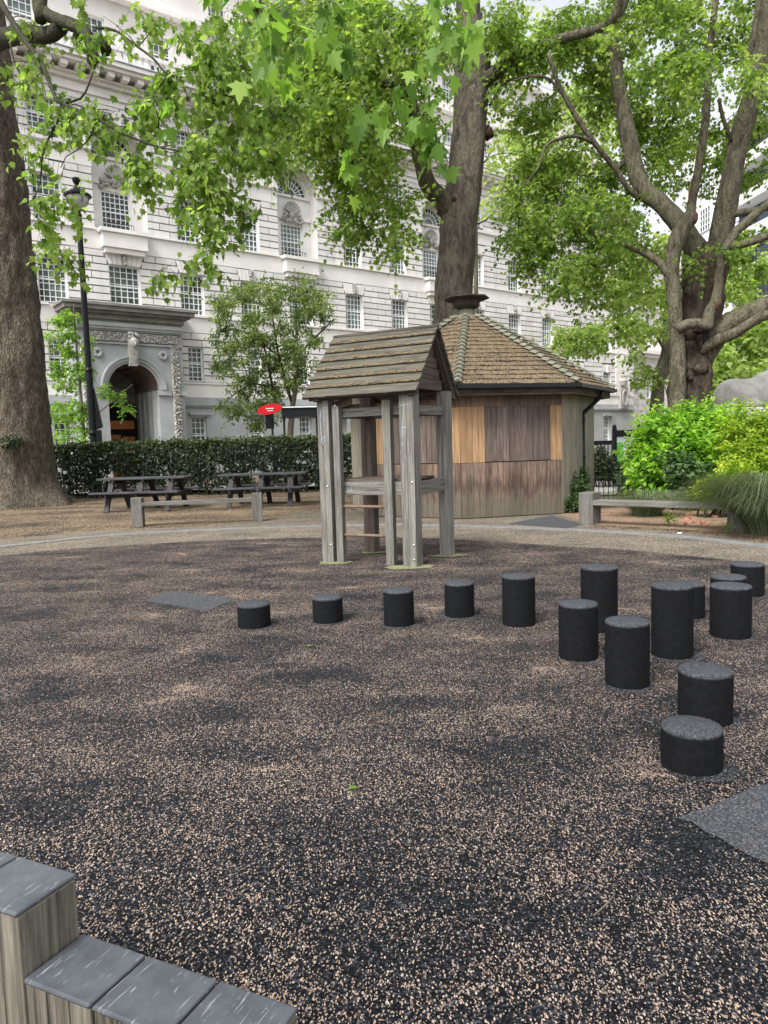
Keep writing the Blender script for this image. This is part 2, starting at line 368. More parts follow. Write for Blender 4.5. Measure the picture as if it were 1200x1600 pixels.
# ================================================================== GROUND
def m_litter(name, base, base2, chips, chips2, dens_lo, dens_hi, scale=70, rough=.9, bscale=160, cover=.55, patch=1.1, speck=1.3, drift=0, far=0):
    m, t, b, N, K = mat(name); o = coords(N)
    g = noise_tex(N, K, o, bscale, 3, .7); gv = N.new('ShaderNodeTexVoronoi'); gv.inputs['Scale'].default_value = bscale*.8; K.new(o, gv.inputs['Vector']); gs = N.new('ShaderNodeSeparateColor'); K.new(gv.outputs['Color'], gs.inputs[0])
    gr = ramp(N, [(.0, tuple(x*.5 for x in base)), (.45, base), (.8, base2), (.93, tuple(min(.5, x*speck) for x in base2)), (1, tuple(min(.6, x*speck*1.5) for x in base2))]); K.new(gs.outputs[0], gr.inputs[0])
    def chipmask(sc, rot, thr_lo, thr_hi, seedoff):
        mp = mapping(N, K, o, (sc, sc*.55, 1), (0, 0, rot)); w = noise_tex(N, K, o, sc*.25, 2)
        v = N.new('ShaderNodeTexVoronoi'); v.voronoi_dimensions = '2D'; v.inputs['Scale'].default_value = 1
        wv = N.new('ShaderNodeVectorMath'); wv.operation = 'ADD'; K.new(mp, wv.inputs[0]); K.new(w.outputs['Color'], wv.inputs[1]); K.new(wv.outputs[0], v.inputs['Vector'])
        sp = N.new('ShaderNodeSeparateColor'); K.new(v.outputs['Color'], sp.inputs[0])
        big = noise_tex(N, K, mapping(N, K, o, (1, 1.6, 1), (0, 0, .3)), patch, 7, .68, .3)
        dr = ramp(N, [(.36, (thr_lo,)*3), (.62, (thr_hi,)*3), (.70, (thr_hi+drift,)*3)]); K.new(big.outputs['Fac'], dr.inputs[0])
        on = math_n(N, K, 'LESS_THAN', sp.outputs[0], dr.outputs[0]); near = math_n(N, K, 'LESS_THAN', v.outputs['Distance'], .48)
        return math_n(N, K, 'MULTIPLY', on, near), sp
    m1, s1 = chipmask(scale, .4, dens_lo, dens_hi, 0); m2, s2 = chipmask(scale*1.7, -.7, dens_lo*.8, dens_hi*.9, 5)
    if far:
        m3, s3 = chipmask(far, 1.1, dens_lo*.6, dens_hi*.9, 2); yy_ = N.new('ShaderNodeSeparateXYZ'); K.new(o, yy_.inputs[0]); mr_ = N.new('ShaderNodeMapRange'); mr_.inputs[1].default_value = 5.0; mr_.inputs[2].default_value = 8.5; K.new(yy_.outputs[1], mr_.inputs[0]); m3 = math_n(N, K, 'MULTIPLY', m3, mr_.outputs[0]); base_c = mixc(N, K, math_n(N, K, 'MULTIPLY', m3, .65), gr.outputs[0], tuple(x*.8 for x in chips))
    else: base_c = gr.outputs[0]
    cc = mixc(N, K, s1.outputs[1], tuple(x*.55 for x in chips), chips2); c2 = mixc(N, K, s2.outputs[1], chips2, chips)
    col = mixc(N, K, m2, base_c, c2); col = mixc(N, K, m1, col, cc)
    K.new(col, b.inputs['Base Color']); b.inputs['Roughness'].default_value = rough; b.inputs['Specular IOR Level'].default_value = .12
    hh = math_n(N, K, 'ADD', math_n(N, K, 'MULTIPLY', g.outputs['Fac'], .6), m1); bump(N, K, b, hh, .5, .008); return m
M['rubber_ground'] = m_litter('black_rubber_with_seed_litter', (.004, .005, .006), (.020, .021, .025), (.23, .16, .12), (.48, .37, .29), .02, .215, 150, .85, 210, patch=1.3, speck=2.5, drift=.5, far=48)
M['path'] = m_litter('sandy_path', (.07, .062, .052), (.14, .125, .105), (.26, .20, .14), (.28, .24, .19), .05, .55, 60, .92, 90)
M['earth'] = m_litter('litter_covered_earth', (.03, .025, .02), (.085, .068, .052), (.22, .155, .095), (.30, .23, .15), .0, .75, 32, .95, 60, patch=.55)
M['mulch'] = m_litter('brown_mulch', (.08, .055, .038), (.20, .14, .095), (.36, .27, .19), (.28, .18, .12), .3, .9, 40, .95, 60)
M['kerb'] = m_simple('pale_kerb_stone', (.165, .168, .165), .85, .3, 7)
M['patch'] = m_litter('grey_patch_surface', (.045, .048, .054), (.075, .08, .088), (.2, .16, .12), (.12, .11, .1), .0, .08, 110, .85, 230, speck=1.35)
M['asphalt'] = m_simple('asphalt', (.06, .06, .06), .9, .3, 40)
M['paving'] = m_simple('pale_paving', (.30, .29, .28), .9, .15, 3)
def sheet(name, pts, z, material, kind='structure'):
    mb = MB(); mb.add([(p[0], p[1], z) for p in pts], [tuple(range(len(pts)))], [[(p[0], p[1]) for p in pts]])
    o = mb.build(name, material); tag(o, kind=kind); return o
def curve_px(px, step=.4, z=0): return spline([(G(a, b, z), 0) for a, b in px], step)[0]
sheet('ground', [(-400, -100), (400, -100), (400, 700), (-400, 700)], 0, M['earth'])
kc = curve_px([(-350, 884), (-150, 868), (0, 855), (133, 840.5), (233, 833), (400, 825.5), (600, 821), (800, 825), (1033, 837), (1200, 855), (1350, 878)])
rub = curve_px([(-350, 905), (-150, 884), (0, 869), (130, 857), (300, 847), (500, 840), (650, 841), (800, 849), (1000, 862), (1200, 884), (1350, 912)])
outer = curve_px([(-350, 865), (-150, 853), (0, 844), (120, 832), (200, 827), (330, 822), (420, 812), (480, 801), (560, 797), (720, 800), (900, 800), (925, 824), (1033, 829), (1130, 838), (1180, 847), (1350, 868)])
def jitter(P, a): return [Vector((p.x+random.uniform(-a, a), p.y+random.uniform(-a, a), 0)) for p in P]
sheet('path', [(-9, 2)] + [tuple(p)[:2] for p in outer] + [(7, 2)], .004, M['path'])
sheet('playground_surface', [(-9, -6)] + [tuple(p)[:2] for p in jitter(rub, .02)] + [(9, -6)], .008, M['rubber_ground'])
kb = MB()                                           # kerb strip, a band 0.22 m wide standing 1 cm proud
for i in range(len(kc)-1):
    a, b = kc[i], kc[i+1]; t = (kc[min(i+1, len(kc)-1)]-kc[max(i-1, 0)]).normalized(); t2 = (kc[min(i+2, len(kc)-1)]-kc[i]).normalized()
    na, nb = Vector((-t.y, t.x, 0))*.12, Vector((-t2.y, t2.x, 0))*.12; h = Vector((0, 0, .016))
    kb.quad(a-na+h, b-nb+h, b+nb+h, a+na+h); kb.quad(a-na, b-nb, b-nb+h, a-na+h); kb.quad(b+nb, a+na, a+na+h, b+nb+h)
tag(kb.build('kerb', M['kerb']), kind='structure')
def patch(px, nm='paved_patch', z=.012, mt=None):
    P = [G(*p) for p in px]; Q = []
    for i in range(len(P)):
        a, b = P[i], P[(i+1) % len(P)]
        for k in range(6): Q.append(a.lerp(b, k/6)+Vector((random.uniform(-.012, .012), random.uniform(-.012, .012), 0)))
    return sheet(nm, Q, z, mt or M['patch'])
patch([(225, 940), (268, 925), (370, 937), (322, 957)]); patch([(1060, 1280), (1205, 1226), (1300, 1300), (1205, 1358)])
patch([(792, 819), (862, 806), (912, 820), (888, 826)], z=.009, mt=M['patch'])
sheet('mulch_bed', [tuple(G(*p))[:2] for p in [(905, 800), (1000, 790), (1500, 790), (1500, 868), (1330, 862), (1130, 832), (925, 820), (870, 803)]], .006, M['mulch'])
sheet('far_path', [tuple(G(*p))[:2] for p in [(915, 782), (1100, 782), (1100, 742), (905, 742)]], .006, M['paving'])
sheet('road', [(-40, 29.5), (60, 29.5), (60, 33.5), (-40, 33.5)], .006, M['asphalt'])
# real seed husks and leaf scraps lying on the rubber
def litter():
    n = 46000; Y = 1.35 + 8.6*rng.random(n)**1.1; X = (rng.random(n)-.5)*(1.15*Y+.3)
    keep = np.array([.26+1.2*noise.noise(Vector((x*.9, y*1.4, 0))) + 1.5*noise.noise(Vector((x*3.1, y*4, 5))) + .8*noise.noise(Vector((x*9, y*11, 9))) > rng.random() for x, y in zip(X, Y)])
    X, Y = X[keep], Y[keep]; n = len(X)
    P = np.stack([X, Y, np.full(n, .0135)+rng.random(n)*.004], 1); a = rng.uniform(0, 2*math.pi, n)
    D = np.stack([np.cos(a), np.sin(a), rng.normal(0, .22, n)], 1); U = np.stack([rng.normal(0, .3, n), rng.normal(0, .3, n), np.ones(n)], 1)
    S = rng.uniform(.0028, .0072, n)*np.where(rng.random(n) < .05, 2.2, 1); m, t, b, N, K = mat('seed_husk'); at = N.new('ShaderNodeAttribute'); at.attribute_name = 'rnd'
    r = ramp(N, [(0, (.09, .06, .045)), (.5, (.26, .18, .14)), (1, (.60, .48, .39))]); K.new(at.outputs['Fac'], r.inputs[0]); K.new(r.outputs[0], b.inputs['Base Color']); b.inputs['Roughness'].default_value = .8
    H = (np.array([(0, 0, 0), (.22, .35, .1), (.12, .9, .05), (0, 1.5, 0), (-.14, .8, .1), (-.2, .3, .02)]), [[0, 1, 2, 3, 4, 5]])
    o = leaves('seed_litter', P, D, U, S, H, m); tag(o, 'tan seed husks and scraps scattered over the black playground surface', 'litter', kind='stuff')
litter()

# ================================================================== THE STONE BUILDING
ANG = math.radians(37.54); BO = Vector((-10.4, 40, 0))
M['stone'] = m_simple('pale_portland_stone', (.73, .705, .685), .85, .12, .5, bmp=.05)
m, t, b, N, K = mat('rusticated_stone'); o = coords(N); geo = N.new('ShaderNodeNewGeometry')
n1 = noise_tex(N, K, mapping(N, K, o, (1.6, 1.6, .12)), 1, 6, .7); n2 = noise_tex(N, K, o, .35, 5, .7)
r = ramp(N, [(.3, (.52, .505, .49)), (.5, (.70, .68, .66)), (.7, (.77, .75, .735))]); K.new(math_n(N, K, 'ADD', math_n(N, K, 'MULTIPLY', n1.outputs['Fac'], .6), math_n(N, K, 'MULTIPLY', n2.outputs['Fac'], .4)), r.inputs[0])
K.new(mixc(N, K, 1.0, r.outputs[0], math_n(N, K, 'ADD', math_n(N, K, 'MULTIPLY', geo.outputs['Random Per Island'], .16), .88), 'MULTIPLY'), b.inputs['Base Color']); b.inputs['Roughness'].default_value = .88; b.inputs['Specular IOR Level'].default_value = .15
M['stone_block'] = m
M['joint'] = m_simple('mortar_joint', (.17, .165, .16), .95)
M['stone_grey'] = m_simple('sooty_portland_stone', (.35, .365, .37), .85, .16, .8)
M['stone_dark'] = m_simple('weathered_cornice_stone', (.22, .21, .19), .9, .3, 2)
M['frame_white'] = m_simple('white_window_paint', (.78, .80, .80), .5, .04)
M['glass'] = None
m, t, b, N, K = mat('window_glass'); n = noise_tex(N, K, coords(N), .9, 3); r = ramp(N, [(.35, (.02, .03, .03)), (.6, (.10, .13, .125)), (.75, (.20, .24, .22))]); K.new(n.outputs['Fac'], r.inputs[0]); oi = N.new('ShaderNodeObjectInfo'); vm_ = N.new('ShaderNodeVectorMath'); vm_.operation = 'MULTIPLY_ADD'; K.new(oi.outputs['Random'], vm_.inputs[0]); vm_.inputs[1].default_value = (31, 17, 9); K.new(coords(N), vm_.inputs[2]); K.new(vm_.outputs[0], n.inputs['Vector'])
K.new(mixc(N, K, 1.0, r.outputs[0], math_n(N, K, 'ADD', math_n(N, K, 'MULTIPLY', oi.outputs['Random'], 1.5), .3), 'MULTIPLY'), b.inputs['Base Color']); b.inputs['Roughness'].default_value = .06; b.inputs['Specular IOR Level'].default_value = .6  # random tone per window: varied reflections and blinds put into the glass colour
M['glass'] = m
M['roof_lead'] = m_simple('grey_blue_lead', (.20, .23, .27), .6)
bld = empty('office_building', BO, ANG, 'huge pale Portland stone office building with rows of white barred windows behind the hedge', 'building')
S0, S1 = -16.0, 41.0
cols = [-13.3, -9.9, -6.4, -2.94, .64, 4.16, 7.4, 11.3, 14.91, 18.35, 22.1, 25.93, 29.69, 33.5, 37.26]
bays = [-13.3, -2.94, 7.4, 18.35]
port_x0, port_x1 = -5.9, -.55
holes = []; wins = []
for c in cols:
    isb = c in bays; w = .78 if isb else .66
    rows = [('B', 8.85, 11.0), ('S', 5.3, 7.15), ('G', 1.3, 3.4)]
    if not isb: rows += [('D', 16.7, 18.4), ('A', 12.68, 14.85)]
    for nm, z0, z1 in rows:
        ww = w if nm in 'ABD' else (.42 if c < 20 else .52)
        if nm in 'SG' and port_x0-.3 < c < port_x1+.3: continue
        cc = c
        holes.append((cc-ww, cc+ww, z0, z1)); wins.append((cc, ww, z0, z1, .28, 5 if ww > .5 else 3, 7, nm))
# ground-floor wide windows right of the portal
RB = 1.33                                           # half width of the arched recesses
for c in bays: holes.append((c-RB, c+RB, 12.66, 16.45)); holes.append((c-RB, c+RB, 16.45, 16.45+RB+.02))
hx0, hx1 = -3.2-1.32, -3.2+1.32
holes.append((port_x0+.2, port_x1-.2, 0, 7.9))
def wall_with_holes(mb, x0, x1, z0, z1, hs, y=0, depth=.28):
    xs = sorted({x0, x1} | {round(min(max(h[k], x0), x1), 4) for h in hs for k in (0, 1)}); zs = sorted({z0, z1} | {round(min(max(h[k], z0), z1), 4) for h in hs for k in (2, 3)})
    for i in range(len(xs)-1):
        for j in range(len(zs)-1):
            cx, cz = (xs[i]+xs[i+1])/2, (zs[j]+zs[j+1])/2
            if any(h[0] < cx < h[1] and h[2] < cz < h[3] for h in hs): continue
            mb.quad((xs[i], y, zs[j]), (xs[i+1], y, zs[j]), (xs[i+1], y, zs[j+1]), (xs[i], y, zs[j+1]))
    for h in hs:
        a, b_, c, d = h
        if a < x0 or b_ > x1 or depth == 0: continue
        mb.quad((a, y, c), (a, y, d), (a, y+depth, d), (a, y+depth, c)); mb.quad((b_, y, d), (b_, y, c), (b_, y+depth, c), (b_, y+depth, d))
        mb.quad((a, y, c), (a, y+depth, c), (b_, y+depth, c), (b_, y, c)); mb.quad((a, y+depth, d), (a, y, d), (b_, y, d), (b_, y+depth, d))
zones = [('joint', 5.25, 7.9), ('joint', 8.8, 11.65), ('joint', 12.66, 15.55), ('joint', 16.5, 18.65)]
smooth = [(4.45, 5.25), (7.9, 8.8), (11.65, 12.66), (15.55, 16.5), (18.65, 19.7)]
wl = MB()
for z0, z1 in smooth: wall_with_holes(wl, S0, S1, z0, z1, [h for h in holes if h[2] < z1 and h[3] > z0], 0, 0)
wl.build('smooth_wall_band', M['stone'], bld)
wl = MB(); wall_with_holes(wl, S0, S1, 0, 4.45, [h for h in holes if h[2] < 4.4], 0, .28); wl.build('ground_floor_wall', M['stone_grey'], bld)
jm = MB()
for _, z0, z1 in zones: wall_with_holes(jm, S0, S1, z0, z1, [h for h in holes if h[2] < z1 and h[3] > z0], .05, .0)
jm.build('joint_backing', M['joint'], bld)
for h in holes:                                     # reveals of the openings
    if h[2] > 4.4 and h[3]-h[2] > 1.4 and h[1]-h[0] < 2:
        a, b_, c, d = h; rv = MB()
        rv.quad((a, 0, c), (a, 0, d), (a, .3, d), (a, .3, c)); rv.quad((b_, 0, d), (b_, 0, c), (b_, .3, c), (b_, .3, d)); rv.quad((a, .3, d), (a, 0, d), (b_, 0, d), (b_, .3, d)); rv.quad((a, 0, c), (a, .3, c), (b_, .3, c), (b_, 0, c)); rv.build('window_reveal', M['stone'], bld)
bl = MB(); CH = .36
def block(mb, x0, x1, z0, z1, y0=0, y1=.05):
    mb.add([(x0, y0, z0), (x1, y0, z0), (x1, y0, z1), (x0, y0, z1), (x0, y1, z0), (x1, y1, z0), (x1, y1, z1), (x0, y1, z1)], [(0, 1, 2, 3), (3, 2, 6, 7), (0, 4, 5, 1), (0, 3, 7, 4), (1, 5, 6, 2)])
for _, z0, z1 in zones:
    nr = max(1, round((z1-z0)/CH)); ch = (z1-z0)/nr
    for r_ in range(nr):
        a, b_ = z0+r_*ch, z0+(r_+1)*ch; zc = (a+b_)/2
        hs = sorted([(h[0], h[1]) for h in holes if h[2]-.05 < zc < h[3]+.05] + [(c-(w+.02)*(1+.28*(zc-z1_)/.6)-.02, c+(w+.02)*(1+.28*(zc-z1_)/.6)+.02) for c, w, z0_, z1_, d_, nx_, nz_, nm_ in wins if z1_ < zc < z1_+.6 and w > .5 and nm_ in 'BSA' and z1_ < 16])
        x = S0; segs = []
        for h0, h1 in hs:
            if h1 < x: continue
            if h0 > x: segs.append((x, h0))
            x = max(x, h1)
        if x < S1: segs.append((x, S1))
        for s0, s1 in segs:
            p = s0; first = True
            while p < s1-.02:
                ln = 1.15 if not first else (.62 if r_ % 2 else 1.15); q = min(s1, p+ln)
                if s1-q < .35: q = s1
                block(bl, p+(.012 if first else .022), q-.022, a+.03, b_-.03); p = q; first = False
bl.build('rusticated_stonework', M['stone_block'], bld)
# string courses, sills, cornice
def course(name, z0, z1, out, m_=None, x0=S0, x1=S1, cut=True):
    mb = MB(); segs = [(x0, x1)]
    if cut:
        x = x0; segs = []
        for c in sorted(bays): segs.append((x, c-RB)); x = c+RB
        segs.append((x, x1))
    for a, b_ in segs: mb.box(a, b_, -out, .04, z0, z1)
    return mb.build(name, m_ or M['stone'], bld)
course('string_course', 12.56, 12.66, .10, cut=True); course('string_course', 8.72, 8.82, .09, cut=False, x0=port_x1+.8); course('string_course', 8.72, 8.82, .09, cut=False, x0=S0, x1=port_x0-.8)
course('string_course', 16.34, 16.52, .14); course('string_course', 16.28, 16.34, .08)
for a, b_ in ((S0, port_x0-.05), (port_x1+.05, S1)):
    course('string_course', 5.16, 5.25, .08, cut=False, x0=a, x1=b_); course('plinth_cornice', 4.0, 4.14, .16, M['stone_grey'], a, b_, False); course('plinth_cornice', 3.9, 4.0, .09, M['stone_grey'], a, b_, False)
co = MB(); co.box(S0, S1, -.12, .04, 18.95, 19.05); co.box(S0, S1, -.22, .04, 19.45, 19.62); co.box(S0, S1, -.95, .04, 19.95, 20.12); co.box(S0, S1, -1.1, .04, 20.12, 20.32); co.box(S0, S1, -.4, .04, 19.62, 19.7); co.build('cornice', M['stone'], bld)
x = S0+.3; mod = MB()
while x < S1: mod.box(x, x+.32, -.82, -.02, 19.7, 19.95); x += .72
mod.build('cornice_bracket', M['stone'], bld)
ld = MB(); ld.box(S0, S1, -1.14, 0, 20.32, 20.37); ld.build('lead_flashing', M['roof_lead'], bld)
bb = MB(); bb.box(S0, S1, -.15, .2, 20.37, 20.62); bb.box(S0, S1, -.18, .22, 21.35, 21.55)
x = S0+.2
while x < S1:
    bb.lathe([(.07, 0), (.07, .08), (.11, .25), (.05, .5), (.09, .73)], 6, (x, .02, 20.62)); x += .34
    if int(x*10) % 9 == 0: bb.box(x, x+.5, -.14, .16, 20.62, 21.35); x += .7
bb.build('balustrade', M['stone'], bld)
at = MB(); ah = []
for c in cols: ah.append((c-.6, c+.6, 22.3, 24.2))
for c in cols: ah.append((c-.55, c+.55, 26.2, 27.9))
wall_with_holes(at, S0, S1, 20.3, 29.0, ah, 2.6, .25); at.box(S0, S1, 2.1, 2.7, 25.2, 25.5); at.box(S0, S1, 2.0, 2.7, 29.0, 29.4)
at.quad((S0, 0, 20.35), (S1, 0, 20.35), (S1, 2.6, 20.35), (S0, 2.6, 20.35)); at.build('attic_wall', M['stone'], bld)
for h in ah: wins.append(((h[0]+h[1])/2, (h[1]-h[0])/2, h[2], h[3], 2.6+.25, 4, 5, 'T'))
rf = MB(); rf.quad((S0, 2.4, 29.4), (S1, 2.4, 29.4), (S1, 7, 33), (S0, 7, 33)); rf.quad((S0, 7, 33), (S1, 7, 33), (S1, 20, 33), (S0, 20, 33)); rf.build('roof', M['roof_lead'], bld)
sw = MB(); sw.quad((S1, 0, 0), (S1, 20, 0), (S1, 20, 20.3), (S1, 0, 20.3)); sw.quad((S1, 2.6, 20.3), (S1, 20, 20.3), (S1, 20, 29), (S1, 2.6, 29)); sw.quad((S0, 20, 0), (S0, 0, 0), (S0, 0, 20.3), (S0, 20, 20.3))
sw.quad((S0, 20, 20.3), (S0, 2.6, 20.3), (S0, 2.6, 29), (S0, 20, 29)); sw.quad((S1, 20, 0), (S0, 20, 0), (S0, 20, 33), (S1, 20, 33)); sw.build('side_wall', M['stone'], bld)
def window(c, w, z0, z1, y, nx, nz):
    f = MB(); t_ = .045; yb, yf = y, y-.06
    f.box(c-w, c-w+.07, yf-.03, yb, z0, z1); f.box(c+w-.07, c+w, yf-.03, yb, z0, z1); f.box(c-w+.07, c+w-.07, yf-.03, yb, z0, z0+.07); f.box(c-w+.07, c+w-.07, yf-.03, yb, z1-.07, z1)
    zm = z0+(z1-z0)*.52; f.box(c-w+.07, c+w-.07, yf-.015, yb, zm-.035, zm+.035)
    for i in range(1, nx): x = c-w+2*w*i/nx; f.box(x-.018, x+.018, yf+.01, yb-.003, z0+.07, z1-.07)
    for j in range(1, nz):
        z = z0+(z1-z0)*j/nz
        if abs(z-zm) > .08: f.box(c-w+.07, c+w-.07, yf+.014, yb-.006, z-.018, z+.018)
    o = f.build('window', M['frame_white'], bld)
    g = MB(); g.box(c-w, c+w, y+.004, y+.03, z0, z1); g.build('pane', M['glass'], o); return o
for c, w, z0, z1, d, nx, nz, nm in wins: window(c, w, z0, z1, d, nx, nz)
# splayed lintels with carved keystones
def carved(mb, x0, x1, z0, z1, y, depth, nx, nz, fn):
    vs = []; fs = []
    for j in range(nz+1):
        for i in range(nx+1):
            u, v = i/nx, j/nz; e = min(u, 1-u, v, 1-v); vs.append((x0+(x1-x0)*u, y-depth*fn(u, v)*(1 if e > .001 else 0), z0+(z1-z0)*v))
    for j in range(nz):
        for i in range(nx): k = j*(nx+1)+i; fs.append((k, k+1, k+nx+2, k+nx+1))
    mb.add(vs, fs)
M['carving'] = m_simple('carved_stone', (.34, .33, .31), .9, .35, 5)
for c, w, z0, z1, d, nx, nz, nm in wins:
    if nm in 'BSA' and w > .5 and z1 < 16:
        lm = MB()
        for k in range(-3, 4):
            if k == 0: continue
            xa = c+(w+.02)*(k-.5)/3.5; xb = c+(w+.02)*(k+.5)/3.5; sp = 1.28
            xa2 = c+(xa-c)*sp; xb2 = c+(xb-c)*sp; g_ = .012
            lm.add([(xa+g_, -.012, z1), (xb-g_, -.012, z1), (xb2-g_, -.012, z1+.6), (xa2+g_, -.012, z1+.6), (xa+g_, .05, z1), (xb-g_, .05, z1), (xb2-g_, .05, z1+.6), (xa2+g_, .05, z1+.6)], [(0, 1, 2, 3), (0, 4, 5, 1), (0, 3, 7, 4), (1, 5, 6, 2), (3, 2, 6, 7)])
        lm.build('lintel', M['stone'], bld)
        ks = MB(); ks.box(c-.1, c+.1, -.08, .05, z1-.05, z1+.62)
        if nm == 'B':
            for q in range(5): ks.blob((c+random.uniform(-.05, .05), -.12, z1+.05+q*.12), (.10-.008*q, .09, .09), 8, 5, .5, q+c)
        ks.build('keystone', M['carving'] if nm == 'B' else M['stone'], bld)
# arched recesses
for c in bays:
    ar = MB(); yb = .75; z0, zs = 12.66, 16.45; nseg = 20
    arc = [(c+RB*math.cos(a), zs+RB*math.sin(a)) for a in [math.pi*k/nseg for k in range(nseg+1)]]
    for k in range(nseg):                            # intrados and spandrel infill in the wall plane
        (xa, za), (xb, zb) = arc[k], arc[k+1]
        ar.quad((xa, 0, za), (xb, 0, zb), (xb, yb, zb), (xa, yb, za)); zt = zs+RB+.02
        ar.quad((xa, 0, za), (xa, 0, zt), (xb, 0, zt), (xb, 0, zb))
    wx, wz0, wz1 = .74, 12.7, 14.8
    ar.quad((c-RB, 0, z0), (c-RB, 0, zs), (c-RB, yb, zs), (c-RB, yb, z0)); ar.quad((c+RB, 0, zs), (c+RB, 0, z0), (c+RB, yb, z0), (c+RB, yb, zs))
    fr = 1.12
    wall_with_holes(ar, c-RB, c+RB, z0, zs, [(c-wx, c+wx, wz0, wz1)], yb, .2)
    ring = [(c+fr*math.cos(a), zs+fr*math.sin(a)) for a in [math.pi*k/nseg for k in range(nseg+1)]]
    for k in range(nseg): ar.quad((arc[k][0], yb, arc[k][1]), (arc[k+1][0], yb, arc[k+1][1]), (ring[k+1][0], yb, ring[k+1][1]), (ring[k][0], yb, ring[k][1])); ar.quad((ring[k][0], yb, ring[k][1]), (ring[k+1][0], yb, ring[k+1][1]), (ring[k+1][0], yb+.2, ring[k+1][1]), (ring[k][0], yb+.2, ring[k][1]))
    ar.box(c-RB, c+RB, yb-.12, yb+.02, zs-.14, zs); ar.build('arched_recess', M['stone'], bld)
    av = MB()                                       # archivolt mouldings
    for (r0, r1, yo) in ((RB+.02, RB+.16, .07), (RB+.18, RB+.36, .13)):
        for k in range(nseg):
            a, b_ = math.pi*k/nseg, math.pi*(k+1)/nseg; P = [(c+r*math.cos(q), zs+.05+r*math.sin(q)) for r in (r0, r1) for q in (a, b_)]
            av.add([(P[0][0], -yo, P[0][1]), (P[1][0], -yo, P[1][1]), (P[3][0], -yo, P[3][1]), (P[2][0], -yo, P[2][1]), (P[0][0], .02, P[0][1]), (P[1][0], .02, P[1][1]), (P[3][0], .02, P[3][1]), (P[2][0], .02, P[2][1])], [(0, 1, 2, 3), (0, 4, 5, 1), (3, 2, 6, 7)])
    av.box(c-.16, c+.16, -.3, 0, zs+RB-.1, zs+RB+.55); av.build('archivolt', M['stone'], bld)
    window(c, wx, wz0, wz1, yb+.18, 6, 8)
    fw = MB()
    for rr in (.42, .78, 1.09):
        for k in range(nseg):
            a, b_ = math.pi*k/nseg, math.pi*(k+1)/nseg; fw.bar((c+rr*math.cos(a), yb+.12, zs+.02+rr*math.sin(a)), (c+rr*math.cos(b_), yb+.12, zs+.02+rr*math.sin(b_)), .05, .05, (0, 1, 0))
    for k in range(0, 13):
        a = math.pi*k/12; fw.bar((c+.42*math.cos(a), yb+.125, zs+.02+.42*math.sin(a)), (c+1.08*math.cos(a), yb+.125, zs+.02+1.08*math.sin(a)), .04, .04, (0, 1, 0))
    fo = fw.build('fan_window', M['frame_white'], bld); fg = MB(); fg.add([(c, yb+.17, zs)]+[(x_, yb+.17, z_) for x_, z_ in ring], [(0, k+1, k+2) for k in range(nseg)]); fg.build('pane', M['glass'], fo)
    sh = MB()                                       # shell and scrolls over the window
    for k in range(9):
        a = math.radians(15+150*k/8); sh.bar((c, yb-.10, 15.45), (c+.5*math.cos(a), yb-.22, 15.45+.58*math.sin(a)), .12, .09, (0, 1, 0)); sh.blob((c+.5*math.cos(a), yb-.2, 15.45+.58*math.sin(a)), (.08, .1, .08), 6, 4)
    for k in range(22): sh.blob((c+random.uniform(-.72, .72), yb-.1, 15.0+random.uniform(-.12, .35)*(1)), (.13, .12, .10), 7, 5, .5, k)
    sh.blob((c, yb-.15, 15.3), (.2, .15, .2), 8, 6, .3)
    sh.build('shell_carving', M['carving'], bld)
    hd = MB(); hd.box(c-RB+.02, c-.8, yb-.14, yb, 15.05, 15.22); hd.box(c+.8, c+RB-.02, yb-.14, yb, 15.05, 15.22); hd.build('window_hood', M['stone'], bld)
    bc = MB(); bc.box(c-1.25, c+1.25, -.5, .06, 12.46, 12.64); bc.box(c-1.12, c+1.12, -.4, .0, 11.75, 12.46); bc.box(c-1.0, c+1.0, -.3, .0, 11.5, 11.75); bc.build('balcony_block', M['stone'], bld)
    rl = MB(); rl.box(c-.7, c+.7, .30, .32, 13.1, 13.13)
    for k in range(12): rl.box(c-.7+k*.127-.008, c-.7+k*.127+.008, .30, .32, 12.66, 13.1)
    rl.build('balcony_railing', M['iron'], bld)
# ground-floor window hoods
for c in cols:
    if port_x0-.3 < c < port_x1+.3: continue
    gh = MB(); gh.box(c-.62, c+.62, -.2, .02, 3.5, 3.62); gh.box(c-.55, c+.55, -.1, .02, 3.4, 3.5); gh.build('ground_floor_hood', M['stone_grey'], bld)
# ---- portal
pc = -3.2; pr = 1.27; zs = 4.72; py = -1.0; pm = MB(); nseg = 24
wall_with_holes(pm, port_x0, port_x1, 0, 7.9, [(pc-pr, pc+pr, 0, zs), (pc-pr, pc+pr, zs, zs+pr+.02)], py, 0)
arc = [(pc+pr*math.cos(math.pi*k/nseg), zs+pr*math.sin(math.pi*k/nseg)) for k in range(nseg+1)]
for k in range(nseg): (xa, za), (xb, zb) = arc[k], arc[k+1]; pm.quad((xa, py, za), (xa, py, zs+pr+.02), (xb, py, zs+pr+.02), (xb, py, zb))
pm.quad((port_x0, .0, 0), (port_x0, py, 0), (port_x0, py, 7.9), (port_x0, .0, 7.9)); pm.quad((port_x1, py, 0), (port_x1, .0, 0), (port_x1, .0, 7.9), (port_x1, py, 7.9))
prt = pm.build('portal', M['stone_grey'], bld)
pv = MB()
for k in range(nseg): (xa, za), (xb, zb) = arc[k], arc[k+1]; pv.quad((xa, py, za), (xb, py, zb), (xb, 2.4, zb), (xa, 2.4, za))
M['vault'] = m_simple('brown_coffered_vault', (.17, .12, .10), .9, .3, 2)
